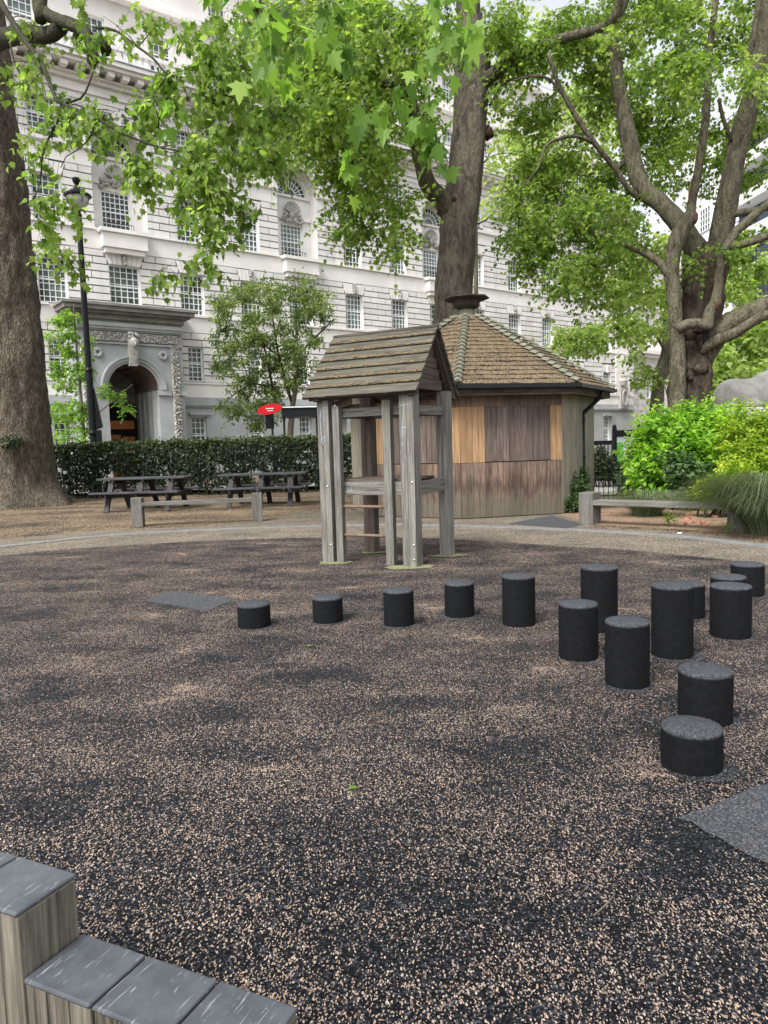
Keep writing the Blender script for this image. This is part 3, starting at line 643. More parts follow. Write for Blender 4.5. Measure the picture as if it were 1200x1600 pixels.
for k in range(0, nseg-1, 3):
    a = math.pi*(k+.5)/nseg
    for q in range(3): pv.bar((pc+(pr-.03)*math.cos(a), py+.3+q*1.1, zs+(pr-.03)*math.sin(a)), (pc+(pr-.03)*math.cos(a), py+1.1+q*1.1, zs+(pr-.03)*math.sin(a)), .12, .06, (math.cos(a), 0, math.sin(a)))
pv.build('vault', M['vault'], prt)
pj = MB(); pj.quad((pc+pr, py, 0), (pc+pr, py, zs), (pc+pr, 2.4, zs), (pc+pr, 2.4, 0)); pj.quad((pc-pr, 2.4, 0), (pc-pr, 2.4, zs), (pc-pr, py, zs), (pc-pr, py, 0))
for q in (0, .7, 1.5, 2.2): pj.box(pc+pr-.1, pc+pr, py+.45+q, py+.7+q, 0, zs)
for q in (0, .7, 1.5, 2.2): pj.box(pc-pr, pc-pr+.1, py+.45+q, py+.7+q, 0, zs)
pj.build('passage_wall', M['stone_grey'], prt)
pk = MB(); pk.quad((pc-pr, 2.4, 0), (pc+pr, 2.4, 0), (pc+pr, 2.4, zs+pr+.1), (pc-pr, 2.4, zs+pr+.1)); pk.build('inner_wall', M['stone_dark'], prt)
pl_ = MB(); ai = [(pc-.15+.95*math.cos(math.pi*k/16), 4.25+.95*math.sin(math.pi*k/16)) for k in range(17)]; pl_.add([(pc-.15, 2.33, 4.25)]+[(x_, 2.33, z_) for x_, z_ in ai], [(0, k+1, k+2) for k in range(16)]); pl_.build('lunette', M['stone_grey'], prt)
M['door_wood'] = m_wood('orange_varnished_door', (.30, .10, .035), (.55, .22, .08), 0, .4)
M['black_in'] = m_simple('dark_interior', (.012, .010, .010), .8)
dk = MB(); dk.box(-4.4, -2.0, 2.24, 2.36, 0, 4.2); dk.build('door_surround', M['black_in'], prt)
dr = MB(); dr.box(-3.95, -2.95, 2.14, 2.22, 0, 2.55); dr.box(-2.85, -2.2, 2.14, 2.22, .0, 2.45); dr.box(-3.95, -2.2, 2.14, 2.22, 2.85, 3.3); dr.build('door', M['door_wood'], prt)
am = MB()                                           # arch mouldings
for (r0, r1, yo) in ((pr+.0, pr+.13, .06), (pr+.13, pr+.28, .14), (pr+.28, pr+.36, .2)):
    for k in range(nseg):
        a, b_ = math.pi*k/nseg, math.pi*(k+1)/nseg; P = [(pc+r*math.cos(q), zs+r*math.sin(q)) for r in (r0, r1) for q in (a, b_)]
        am.add([(P[0][0], py-yo, P[0][1]), (P[1][0], py-yo, P[1][1]), (P[3][0], py-yo, P[3][1]), (P[2][0], py-yo, P[2][1]), (P[0][0], py+.02, P[0][1]), (P[1][0], py+.02, P[1][1]), (P[3][0], py+.02, P[3][1]), (P[2][0], py+.02, P[2][1])], [(0, 1, 2, 3), (0, 4, 5, 1), (3, 2, 6, 7)])
for sx in (-1, 1): am.box(pc+sx*(pr+.3)-.34, pc+sx*(pr+.3)+.34, py-.12, py+.02, zs-.28, zs-.02)
am.box(port_x1-.45, port_x1+.08, py-.1, py+.02, zs-.28, zs-.05)
am.build('arch_moulding', M['stone_grey'], prt)
fz = MB()
def garland(u, v): return .35+.4*abs(math.sin(u*40+3*math.sin(v*7)))*(.5+.5*noise.noise(Vector((u*55, v*4, 0))))+.5*noise.noise(Vector((u*70, v*6, 3)))
def garlandv(u, v): return .35+.45*abs(math.sin(v*70+4*math.sin(u*6)))+.6*noise.noise(Vector((u*5, v*85, 1)))
carved(fz, port_x0+.45, port_x1-.22, 7.0, 7.5, py-.02, .20, 150, 9, garland)
for xx in (port_x1-.66, port_x0+.22): carved(fz, xx, xx+.44, 2.15, 7.0, py-.02, .18, 9, 130, garlandv); fz.blob((xx+.22, py-.1, 2.0), (.24, .2, .26), 10, 8, .4)
fz.build('garland_carving', M['carving'], prt)
ce = MB()                                           # entablature
for z0, z1, o_ in ((6.9, 6.98, .1), (7.52, 7.6, .12), (7.6, 7.72, .2), (7.72, 7.9, .26)): ce.box(port_x0-.0, port_x1+.0, py-o_, py+.02, z0, z1)
ce.build('entablature', M['stone_grey'], prt)
cf = MB()
for z0, z1, o_ in ((7.9, 8.05, .10), (8.05, 8.3, .2), (8.3, 8.42, .42), (8.42, 8.62, .62), (8.62, 8.75, .72)): cf.box(port_x0-o_+.1, port_x1+o_-.1, py-o_, .02, z0, z1)
cf.build('portal_cornice', M['stone_dark'], prt)
kh = MB(); kh.box(pc-.2, pc+.2, py-.32, py, 5.85, 7.45)
kh.blob((pc, py-.42, 6.95), (.22, .2, .30), 14, 10, .1); kh.blob((pc, py-.62, 6.9), (.045, .09, .1), 8, 6)
for sx in (-1, 1): kh.blob((pc+sx*.09, py-.56, 7.0), (.06, .05, .035), 8, 5); kh.blob((pc+sx*.2, py-.38, 7.0), (.05, .08, .14), 8, 5)
for k in range(7): kh.bar((pc-.15+k*.05, py-.5, 6.85), (pc-.13+k*.043, py-.42, 6.05+abs(k-3)*.06), .055, .07, (0, 1, 0))
for k in range(9): kh.blob((pc+random.uniform(-.2, .2), py-.38, 7.2+random.uniform(0, .3)), (.1, .12, .1), 7, 5, .4, k)
kh.build('bearded_head_keystone', M['carving'], prt)
for cx in (port_x1-1.05, port_x0+1.05):
    ss = MB()
    for k in range(8): a = math.radians(k*45); ss.blob((cx+.16*math.cos(a), py-.05, 6.45+.16*math.sin(a)), (.1, .08, .1), 8, 5)
    ss.build('spandrel_shell', M['stone_grey'], prt)
# wreath and urn carving near the right-hand corner
wc = MB(); wc.lathe([(.0, 0), (.3, .1), (.42, .5), (.25, .8), (.3, .95), (0, 1.0)], 14, (39.3, -.1, 5.95)); wc.box(38.8, 39.8, -.28, 0, 4.1, 5.9)
for k in range(26): a = k/26*2*math.pi; wc.blob((39.3+.32*math.cos(a), -.32, 5.0+.62*math.sin(a)), (.1, .1, .1), 6, 4)
wc.build('wreath_carving', M['carving'], bld)
cp = MB(); cp.box(38.4, 40.4, -.06, .06, 5.3, 19.6); cp.build('corner_pilaster', M['stone'], bld)
# ================================================================== OTHER BUILDINGS
def block_wall(mb, x0, x1, z0, z1, hs, ch=.4, ln=1.1):
    nr = round((z1-z0)/ch)
    for r_ in range(nr):
        a, b_ = z0+r_*(z1-z0)/nr, z0+(r_+1)*(z1-z0)/nr; zc = (a+b_)/2; x = x0; segs = []
        for h in sorted(h for h in hs if h[2] < zc < h[3]):
            if h[0] > x: segs.append((x, h[0]))
            x = max(x, h[1])
        if x < x1: segs.append((x, x1))
        for s0, s1 in segs:
            p = s0; f_ = r_ % 2
            while p < s1-.02:
                q = min(s1, p+(ln*.5 if f_ else ln)); f_ = 0
                if s1-q < .3: q = s1
                block(mb, p+.02, q-.02, a+.03, b_-.03); p = q
wing = empty('stone_wing', BO + Vector((math.cos(ANG), math.sin(ANG), 0))*41.15, ANG, 'paler classical stone block with tall white windows right of the big office building', 'building')
wh = [(x, x+.8, z, z+h) for x in (3.2, 7.6, 12, 16.4) for z, h in ((1.6, 2.2), (5.2, 3.1), (10.2, 2.2), (14, 2))]
w_ = MB(); wall_with_holes(w_, 0, 24, 0, 19, wh, .9, .3); w_.build('wall', M['stone'], wing)
w_ = MB(); block_wall(w_, .05, 24, .4, 8.6, wh, .5, 1.2)
for v in range(len(w_.v)): w_.v[v] = (w_.v[v][0], w_.v[v][1]+.85, w_.v[v][2])
w_.build('rusticated_stonework', M['stone_block'], wing)
w_ = MB(); w_.box(0, 24, .3, .95, 8.7, 9.0); w_.box(0, 24, -.1, .95, 9.0, 9.3); w_.box(0, 24, .2, .95, 17, 17.4); w_.box(0, 24, .5, .95, 13, 13.2); w_.build('cornice', M['stone'], wing)
for h in wh:
    f = MB(); cx = (h[0]+h[1])/2
    for a, b_ in ((h[0], h[0]+.1), (h[1]-.1, h[1]), (cx-.03, cx+.03)): f.box(a, b_, 1.05, 1.15, h[2], h[3])
    for k in range(6): z = h[2]+(h[3]-h[2])*k/5; f.box(h[0], h[1], 1.06, 1.14, z-.03, z+.03)
    o = f.build('window', M['frame_white'], wing); g = MB(); g.box(h[0], h[1], 1.16, 1.2, h[2], h[3]); g.build('pane', M['glass'], o)
M['white_render'] = m_simple('white_render', (.70, .70, .71), .8, .05); M['navy'] = m_simple('blue_balcony_rail', (.05, .08, .2), .5); M['brick_pink'] = m_simple('pink_brick_panel', (.36, .20, .16), .9)
P0 = L(1128, 500, 66); P1 = L(1330, 430, 50); P0.z = P1.z = 0; d_ = P1-P0
flats = empty('balcony_block', P0, math.atan2(d_.y, d_.x), 'white modern block with dark recessed balconies and blue railings at the far right', 'building')
w_ = MB(); LN = d_.length
for k in range(9): w_.box(0, LN, -.0, 1.4, 2.6+k*3.0, 3.5+k*3.0)
w_.box(-8, 0, .2, 1.0, 0, 29); w_.box(-.0, 1.0, .2, .5, 0, 29); w_.build('floor_band', M['white_render'], flats)
w_ = MB(); w_.box(0, LN, 1.45, 1.7, 0, 29); w_.build('recessed_wall', M['glass'], flats)
w_ = MB()
for k in range(9):
    w_.box(0, LN, -.03, .0, 4.35+k*3, 4.42+k*3)
    for q in range(int(LN/.8)): w_.box(q*.8, q*.8+.05, -.03, 0, 3.5+k*3, 4.35+k*3)
w_.build('balcony_railing', M['navy'], flats)
w_ = MB()
for k in range(8): w_.box(-6.5, -5.4, .12, .2, 1+k*3.2, 3.2+k*3.2)
w_.build('brick_panel', M['brick_pink'], flats)
for k in range(8):
    f = MB(); z = 1+k*3.2
    for i in range(5): f.box(-4.2+i*.45, -4.15+i*.45, .08, .2, z, z+2)
    for i in range(5): f.box(-4.2, -2.35, .09, .19, z+i*.5, z+i*.5+.05)
    o = f.build('window', M['frame_white'], flats); g = MB(); g.box(-4.2, -2.35, .15, .198, z, z+2); g.build('pane', M['glass'], o)

# ================================================================== RUBBER STUMPS
M['rubber'] = m_simple('black_rubber_crumb', (.0085, .009, .0105), .85, .4, 30, bmp=.5, spec=.10)
M['rubber_top'] = m_litter('skylit_grey_rubber_top', (.042, .045, .051), (.072, .078, .088), (.2, .17, .15), (.15, .14, .14), 0.0, .012, 110, .75, 260, speck=1.1)  # sky light on the tops is put into this lighter grey; specks are granules
M['surround'] = m_litter('worn_stump_surround', (.012, .013, .015), (.045, .048, .054), (.2, .15, .11), (.3, .22, .17), .01, .12, 140, .85, 200, speck=2.2)
stumps = [(371, 425, 938, 985, 'lowest and leftmost black stump of the curved row beside the grey patch'), (488, 538, 928, 977, 'short black stump second from the left end of the curved row'),
 (599, 649, 917, 982, 'third black stump from the left in front of the play tower'), (694, 743, 906, 968, 'fourth black stump from the left behind the tan litter streak'),
 (784, 838, 895, 982, 'fifth black stump from the left, tall and standing alone'), (872, 936, 936, 1037, 'mid-height black stump in front of the taller back one'),
 (907, 966, 881, 992, 'tall black stump standing behind two nearer stumps'), (944, 1016, 962, 1081, 'tall black stump in the front of the middle cluster'),
 (1017, 1083, 908, 1034, 'tallest black stump, hiding half of another behind it'), (1050, 1101, 907, 971, 'black stump half hidden behind the tallest one'),
 (1109, 1173, 909, 1003, 'tall black stump at right in front of a short one'), (1110, 1165, 896, 957, 'short black stump mostly hidden behind the tall right one'),
 (1142, 1193, 877, 936, 'farthest black stump at the right edge by the path'), (1058, 1145, 1034, 1142, 'broad black stump second nearest the camera'),
 (1030, 1130, 1117, 1219, 'nearest low black stump beside the large grey patch')]
for i, (l, r, yt, yb, lab) in enumerate(stumps):
    xm = (l+r)/2; g = G(xm, yb); dist = g.y; R_ = (r-l)/FOC*dist/2*.985; c = G(xm, yb); c = Vector((c.x*(1+R_/dist), c.y+R_, 0)); top = EYE+ray(xm, yt-1).z*(g.y+2*R_)
    t = empty('rubber_stump', c, 0, lab, 'stump', 'black rubber stepping stumps'); b = MB(); pr_ = [(R_*.99, .004), (R_, .03), (R_, top-.02)]; b.lathe(pr_, 48); b.build('stump_body', M['rubber'], t, smooth=False)
    b2 = MB(); b2.lathe([(R_, top-.02), (R_*.985, top-.007), (R_*.955, top), (R_*.5, top+.002), (0, top+.003)], 48); b2.build('stump_top', M['rubber_top'], t, smooth=True)
    if i not in (4,):
        pts = []; rr = R_*random.uniform(1.12, 1.42); ox, oy = random.uniform(-.03, .05), random.uniform(-.04, .02)
        for k in range(56): a = 2*math.pi*k/56; q = rr*(1+.16*noise.noise(Vector((math.cos(a)*1.6, math.sin(a)*1.6, i)))+.03*noise.noise(Vector((math.cos(a)*7, math.sin(a)*7, i)))); pts.append((c.x+ox+q*math.cos(a), c.y+oy+q*math.sin(a)))
        sheet('stump_surround', pts, .0105+i*.0002, M['surround'])

# ================================================================== FOREGROUND TIMBER POSTS
m, t, b, N, K = mat('scratched_cap'); o = coords(N); n1 = noise_tex(N, K, o, 7, 6, .7); r = ramp(N, [(.3, (.045, .050, .058)), (.7, (.10, .112, .125))]); K.new(n1.outputs['Fac'], r.inputs[0])
oi = N.new('ShaderNodeObjectInfo'); va = N.new('ShaderNodeVectorMath'); va.operation = 'MULTIPLY_ADD'; K.new(oi.outputs['Random'], va.inputs[0]); va.inputs[1].default_value = (7, 9, 3); K.new(o, va.inputs[2])
sc_ = noise_tex(N, K, mapping(N, K, va.outputs[0], (120, 11, 1), (0, 0, .6)), 1, 4, .6, .5); sr_ = ramp(N, [(.625, (0, 0, 0)), (.65, (1, 1, 1))]); K.new(sc_.outputs['Fac'], sr_.inputs[0])
K.new(mixc(N, K, math_n(N, K, 'MULTIPLY', sr_.outputs[0], .5), r.outputs[0], (.42, .42, .42)), b.inputs['Base Color']); b.inputs['Roughness'].default_value = .5
nn = noise_tex(N, K, o, 120, 3); bump(N, K, b, nn.outputs['Fac'], .15, .004); M['cap'] = m
da = Vector((.905, -.425, 0)); pa = Vector((-.425, -.905, 0)); base = G(130, 1457, .35)
plabels = {(0): 'low timber post with scratched grey cap against the taller post', 1: 'middle low timber post with dark grey cap in the foreground', 2: 'low timber post with grey cap at the right end of the row', -1: 'tall timber post with grey cap stepping above the low ones', -2: 'tall timber post cut off by the left edge of the picture'}
for k in (-3, -2, -1, 0, 1, 2):
    h = .35 if k >= 0 else .5; w = .2; o0 = Vector((base.x, base.y, 0)) + da*(.205*k) + pa*0; c = o0 + da*(w/2) + pa*.085
    t = empty('timber_post', c, math.atan2(da.y, da.x), plabels.get(k, 'tall timber post beyond the left edge of the picture'), 'post', 'stepped foreground posts')
    b = MB(); nb = 3
    for q in range(nb): x0 = -w/2+w*q/nb; b.box(x0+.0015, x0+w/nb-.0015, -.08, .08, .0, h-.012)
    b.build('shaft', M['post_wood'], t, bevel=.004); b = MB(); b.box(-w/2-.0, w/2-.002, -.085, .085, h-.012, h); b.build('cap', M['cap'], t, bevel=.006)

# ================================================================== PLAY TOWER
M['tower_wood'] = m_wood('green_tinged_grey_timber', (.075, .07, .062), (.265, .255, .235), .3, green=(.15, .16, .11))
M['tower_dark'] = m_wood('dark_aged_timber', (.05, .038, .032), (.14, .11, .095), .1)
M['shingle'] = m_wood('mossy_roof_board', (.036, .033, .027), (.135, .125, .102), .35, green=(.085, .085, .05))
M['debris'] = m_simple('orange_brown_debris', (.21, .15, .085), .95, .3, 40)
TA = math.atan2(-.47, .88); TO = Vector((.05, 9.78, 0))
tower = empty('play_tower', TO, TA, 'small weathered timber play tower with steep boarded gable roof in the middle of the playground', 'play tower')
def post(u, v, w, d_, h, m_, nm='post', parts=2):
    b = MB(); 
    for q in range(parts): b.box(u-w/2+w*q/parts+.001, u-w/2+w*(q+1)/parts-.001, v-d_/2, v+d_/2, 0, h)
    return b.build(nm, m_, tower, bevel=.004)
post(-.60, -.50, .17, .16, 2.2, M['tower_wood']); post(.60, -.50, .19, .18, 2.2, M['tower_wood']); post(-.50, .44, .17, .15, 2.2, M['tower_dark']); post(.66, .44, .15, .17, 2.2, M['tower_wood'])
post(-.42, -.52, .10, .09, 2.03, M['tower_wood'], 'ladder_rail', 1); post(.30, -.50, .115, .09, 2.07, M['tower_wood'], 'ladder_rail', 1)
for z in (.37, .74):
    b = MB(); b.tube([(-.39, -.51, z), (.27, -.50, z)], .021, 10, .05, 10); b.build('rung', M['rung'], tower, smooth=True)
for (p, q, w, h) in (((-.515, -.44, .97), (.505, -.44, .97), .045, .17), ((.63, -.41, .97), (.66, .355, .97), .045, .17), ((-.415, .42, .97), (.585, .42, .97), .045, .17), ((-.58, -.42, .97), (-.51, .365, .97), .045, .17)):
    b = MB(); b.bar(p, q, w, h); b.build('deck_beam', M['tower_wood'], tower, bevel=.004)
b = MB()
for k in range(6): b.box(-.50, .50, -.42+k*.145, -.42+k*.145+.13, 1.06, 1.09)
b.build('deck', M['tower_dark'], tower)
for (p, q) in (((-.515, -.44, 1.94), (.505, -.44, 1.94)), ((.63, -.41, 1.94), (.66, .355, 1.94)), ((-.415, .42, 1.94), (.585, .42, 1.94)), ((-.58, -.42, 1.94), (-.51, .365, 1.94))):
    b = MB(); b.bar(p, q, .045, .11); b.build('top_rail', M['tower_wood'], tower, bevel=.004)
# gable roof: overlapping boards on both slopes
UX0, UX1 = -.80, .80; EV, EZ, RZ = .66, 2.13, 2.98
def slope(sg, xl, xr, xl2, xr2):
    nb = 7; n_ = Vector((0, sg*(RZ-EZ), EV)).normalized()
    for k in range(nb):
        b = MB(); t0, t1 = k/nb, min(1, (k+1)/nb+.03); p0 = Vector((0, sg*EV*(1-t0), EZ+(RZ-EZ)*t0)); p1 = Vector((0, sg*EV*(1-t1), EZ+(RZ-EZ)*t1))
        l0, l1 = xl+(xl2-xl)*t0, xl+(xl2-xl)*t1; r0, r1 = xr+(xr2-xr)*t0, xr+(xr2-xr)*t1; nx = 24; vs = []; fs = []
        th = .028; lift0 = .024
        for i in range(nx+1):
            f_ = i/nx; w1 = .006*noise.noise(Vector((f_*9, k*3, sg))); w2 = .006*noise.noise(Vector((f_*14, k*3+9, sg)))
            a = Vector((l0+(r0-l0)*f_, p0.y+sg*w2, p0.z+w2)); c_ = Vector((l1+(r1-l1)*f_, p1.y, p1.z))
            vs += [a+n_*(lift0+th*.4+w1), c_+n_*.006, c_-n_*.010, a-n_*.004, a+n_*(lift0*.2)]
        for i in range(nx):
            for j in range(5):
                q = (i*5+j, i*5+(j+1) % 5, (i+1)*5+(j+1) % 5, (i+1)*5+j); fs.append(q if sg > 0 else tuple(reversed(q)))
        fs += [(0, 1, 2, 3, 4), tuple(reversed([nx*5+j for j in range(5)]))]
        uv = [[(vs[q].z*1.0+k*3.3, vs[q].x) for q in f] for f in fs]
        b.add(vs, fs, uv); o = b.build('roof_board', M['shingle'], tower)
        if sg < 0 and k:
            db = MB()
            for q in range(300):
                x = random.uniform(l0+.02, r0-.02); sp_ = noise.noise(Vector((x*5, k*2.2, 4)))
                if sp_ < -.4: continue
                s_ = random.uniform(.004, .013); db.blob((x, p0.y+sg*.004-random.uniform(.0, .018)*1.0, p0.z+random.uniform(.022, .046)), (s_*1.6, s_, s_*.8), 5, 3)
            db.build('trapped_debris', M['debris'], o)
slope(-1, UX0-.04, UX1-.02, UX0+.06, UX1); slope(1, UX0-.04, UX1-.02, UX0+.06, UX1)
b = MB(); b.bar((UX0+.06, 0, RZ+.01), (UX1, 0, RZ+.01), .05, .03); b.build('ridge_board', M['shingle'], tower)
for sg in (-1, 1):
    for x in (UX1-.10, UX0+.14):
        b = MB(); b.bar((x, sg*(EV-.03), EZ-.03), (x, 0, RZ-.06), .035, .09, (1, 0, 0)); b.build('rafter', M['tower_dark'], tower)
b = MB()
for k in range(5): hh = (4-k)/5*.38+.08; b.box(.64, .66, -hh, hh, 2.2+k*.14, 2.335+k*.14)
b.build('gable_board', M['tower_dark'], tower)
b = MB()
for sg in (-1, 1): b.bar((UX0, sg*(EV-.10), EZ+.03), (UX1-.05, sg*(EV-.10), EZ+.03), .05, .10)
b.build('wall_plate', M['tower_dark'], tower)
M['bolt'] = m_simple('galvanised_bolt', (.45, .45, .45), .4, metal=.8)
for (x, y, z) in ((.66, -.592, .28), (.66, -.592, .10), (-.55, -.582, .24), (.66, -.592, 1.05), (-.57, -.582, 1.0)):
    b = MB(); b.blob((x, y, z), (.016, .008, .016), 10, 6); b.build('bolt', M['bolt'], tower, smooth=True)
M['chalk'] = m_simple('pale_blue_chalk', (.35, .42, .50), .9)
def scrawl(lines, x, y, nm='chalk_mark'):
    b = MB()
    for ln_ in lines: b.tube([(x+px_, y, pz_) for px_, pz_ in ln_], .004, 5)
    b.build(nm, M['chalk'], tower)
scrawl([[(-.02, 1.98), (-.035, 1.9), (-.03, 1.72), (-.02, 1.58), (.0, 1.54), (.02, 1.57), (.02, 1.63), (.0, 1.65), (-.02, 1.6)]], -.60, -.5825)
scrawl([[(.0, 1.98), (-.02, 1.8), (-.035, 1.6)], [(-.05, 1.72), (.02, 1.72)], [(-.06, 1.98), (.02, 1.99)], [(-.035, 1.55), (-.04, 1.5)]], .58, -.5925)
scrawl([[(.0, .93), (.02, .98), (.03, .92)], [(.045, .93), (.06, .99), (.075, .93)]], -.34, -.4645)
M['moss'] = m_simple('yellow_green_moss', (.17, .18, .09), .95, .3, 20)
for (u, v, s_) in ((.60, -.60, .24), (-.5, -.58, .2), (.68, .40, .2), (-.45, .38, .17)):
    c = TO + Vector((math.cos(TA)*u-math.sin(TA)*v, math.sin(TA)*u+math.cos(TA)*v, 0)); pts = []
    for k in range(30): a = 2*math.pi*k/30; q = s_*(1+.35*noise.noise(Vector((math.cos(a)*2.5, math.sin(a)*2.5, u*9)))); pts.append((c.x+q*1.15*math.cos(a), c.y+q*.75*math.sin(a)))
    sheet('moss_ring', pts, .0145, M['moss'])

# ================================================================== OCTAGONAL KIOSK
M['plank_mid'] = m_wood('weathered_red_brown_plank', (.075, .048, .036), (.265, .185, .145), .2, isl=.3, weather=.85, green=(.17, .16, .13))
M['plank_grey'] = m_wood('grey_brown_shutter_plank', (.06, .045, .038), (.18, .145, .125), .0, isl=.25)
M['plank_new'] = m_wood('fresh_orange_plank', (.20, .12, .06), (.38, .245, .14), .0, isl=.16, stain=.1)
M['plank_pale'] = m_wood('silvered_plank', (.16, .14, .11), (.36, .33, .27), .25, isl=.15)
c1 = Vector((1.55, 14.62, 0)); c2 = Vector((3.67, 15.08, 0)); sd_ = (c2-c1).length; e_ = (c2-c1).normalized(); nin = Vector((-e_.y, e_.x, 0)); ap = sd_/2/math.tan(math.pi/8)
kc_ = (c1+c2)/2 + nin*ap; KR = sd_/2/math.sin(math.pi/8); a0 = math.atan2(c1.y-kc_.y, c1.x-kc_.x)
kiosk = empty('kiosk', kc_, 0, 'octagonal timber kiosk with shutters and brown tiled roof behind the play tower', 'kiosk')
WT = 2.46
def corner(k, R_=KR, z=0): a = a0+k*math.pi/4; return Vector((R_*math.cos(a), R_*math.sin(a), z))
shz0, shz1 = 1.12, 2.22
for k in range(8):
    A, B = corner(k), corner(k+1); e = (B-A).normalized(); n_ = Vector((e.y, -e.x, 0)); S_ = (B-A).length; npl = 17; W_ = S_/npl
    def planks(nm, i0, i1, z0, z1, m_, off=0.0, th=.02):
        b = MB()
        for i in range(i0, i1): p = A+e*(W_*(i+.5)); b.obox(p+Vector((0, 0, (z0+z1)/2))+n_*(off), e, n_, (0, 0, 1), W_/2-.003, th/2, (z1-z0)/2)
        return b.build(nm, m_, kiosk)
    bk = MB(); bk.quad(A-n_*.03, B-n_*.03, B-n_*.03+Vector((0, 0, WT)), A-n_*.03+Vector((0, 0, WT))); bk.build('inner_lining', M['black_in'], kiosk)
    if k in (0, 7, 1):
        pale = (k == 1)
        if pale: planks('wall_cladding', 0, npl, .02, WT, M['plank_pale'])
        else:
            planks('wall_cladding', 0, npl, .02, shz0-.008, M['plank_mid']); planks('wall_cladding', 0, npl, shz1, WT, M['plank_mid'])
            lo, hi = 4, 15
            planks('new_plank', 0, lo, shz0, shz1, M['plank_new']); planks('new_plank', hi, npl, shz0, shz1, M['plank_new'])
            sh_ = planks('shutter', lo, hi, shz0+.01, shz1-.005, M['plank_grey'], .012)
            b = MB(); b.obox(A+e*(W_*(lo+hi)/2)+n_*.03+Vector((0, 0, shz1+.0)), e, n_, (0, 0, 1), W_*(hi-lo)/2, .012, .010); b.build('shutter_trim', M['plank_grey'], kiosk)
    else: planks('wall_cladding', 0, npl, .02, WT, M['plank_pale'])
# roof
M['tile'] = m_litter('litter_strewn_roof_tile', (.045, .036, .027), (.12, .095, .065), (.25, .185, .11), (.19, .15, .10), .25, .75, 38, .95, 60)
M['hip'] = m_simple('mossy_hip_tile', (.15, .15, .115), .95, .35, 14)
ER = KR*1.16; EZK, AZ = 2.62, 4.38; TR = .34; nco = 17
for k in range(8):
    mb = MB()
    for r_ in range(nco):
        t0, t1 = r_/nco, (r_+1)/nco+.015; R0 = ER+(TR-ER)*t0; R1 = ER+(TR-ER)*min(1, t1); z0 = EZK+(AZ-EZK)*t0; z1 = EZK+(AZ-EZK)*min(1, t1)
        A0, B0, A1, B1 = corner(k, R0, z0), corner(k+1, R0, z0), corner(k, R1, z1), corner(k+1, R1, z1); n_ = (B0-A0).cross(A1-A0).normalized(); nt = max(2, int((B0-A0).length/.17))
        for i in range(nt):
            f0, f1 = (i+.02)/nt, (i+.98)/nt; sag = random.uniform(-.006, .010); lf = .028+sag
            a, b_, c_, d_ = A0.lerp(B0, f0), A0.lerp(B0, f1), A1.lerp(B1, f1), A1.lerp(B1, f0); dn = (A0-A1).normalized()*random.uniform(-.012, .012)
            mb.add([a+n_*lf+dn, b_+n_*lf+dn, c_+n_*.006, d_+n_*.006, a+dn-n_*.004, b_+dn-n_*.004], [(0, 1, 2, 3), (4, 5, 1, 0), (0, 3, 4), (1, 5, 2)])
    mb.build('roof_slope', M['tile'], kiosk)
    hp = MB(); nh = 19
    for i in range(nh):
        t0, t1 = i/nh, (i+1.15)/nh; p = corner(k, ER+.02+(TR-ER)*t0, EZK+(AZ-EZK)*t0+.05); q = corner(k, ER+.02+(TR-ER)*t1, EZK+(AZ-EZK)*t1+.035)
        ax = (q-p).normalized(); s_ = ax.cross(Vector((0, 0, 1))).normalized(); u_ = s_.cross(ax); w = .085; vs = []
        for pp, lf in ((p, .03), (q, .0)):
            for a_ in (-1, -.5, 0, .5, 1): vs.append(pp+s_*w*a_+u_*(lf+.055*(1-a_*a_)-.02))
        hp.add(vs, [(j, j+1, j+6, j+5) for j in range(4)]+[(4, 3, 2, 1, 0)])
    hp.build('hip_tile', M['hip'], kiosk)
    A, B = corner(k, ER+.02), corner(k+1, ER+.02); gt = MB(); gt.bar(A+Vector((0, 0, EZK-.03)), B+Vector((0, 0, EZK-.03)), .10, .07); gt.build('gutter', M['iron'], kiosk)
    A, B = corner(k, ER-.10), corner(k+1, ER-.10); ft = MB(); ft.bar(A+Vector((0, 0, EZK-.12)), B+Vector((0, 0, EZK-.12)), .03, .15); ft.build('fascia', M['tower_dark'], kiosk)
    so = MB(); so.quad(corner(k, KR-.02, WT), corner(k+1, KR-.02, WT), corner(k+1, ER-.05, EZK-.15), corner(k, ER-.05, EZK-.15)); so.build('soffit', M['tower_dark'], kiosk)
v = MB(); v.lathe([(TR+.04, 4.33), (.22, 4.48), (.17, 4.56), (.17, 4.62)], 16); v.build('vent_neck', M['hip'], kiosk, smooth=False)
v = MB(); v.lathe([(.17, 4.58), (.30, 4.66), (.32, 4.80), (.30, 4.82)], 8); v.lathe([(.30, 4.80), (.53, 4.83), (.53, 4.86), (.05, 4.93), (0, 4.93)], 8); v.build('vent_cowl', M['black_in'] if False else m_simple('rusty_dark_cowl', (.045, .035, .03), .7, .4, 8), kiosk)
dp = MB(); q0 = corner(2, ER-.02, EZK-.05); q1 = corner(1, KR*.98)+ (corner(2, KR)-corner(1, KR))*.62; nn_ = Vector((q1.x, q1.y, 0)).normalized()
q1 = q1+nn_*.06; q0 = Vector((q1.x, q1.y, 0))+nn_*.40; q0.z = EZK-.08
dp.tube([q0, q0+Vector((0, 0, -.10)), Vector((q1.x, q1.y, 2.08)), Vector((q1.x, q1.y, 1.96))], .045, 10); dp.tube([Vector((q1.x, q1.y, 2.0)), Vector((q1.x, q1.y, 0.02))], .045, 10)
for z in (1.9, 1.1, .4): dp.tube([Vector((q1.x, q1.y, z)), Vector((q1.x, q1.y, z+.06))], .058, 10)
dp.build('downpipe', M['iron'], kiosk, smooth=True)

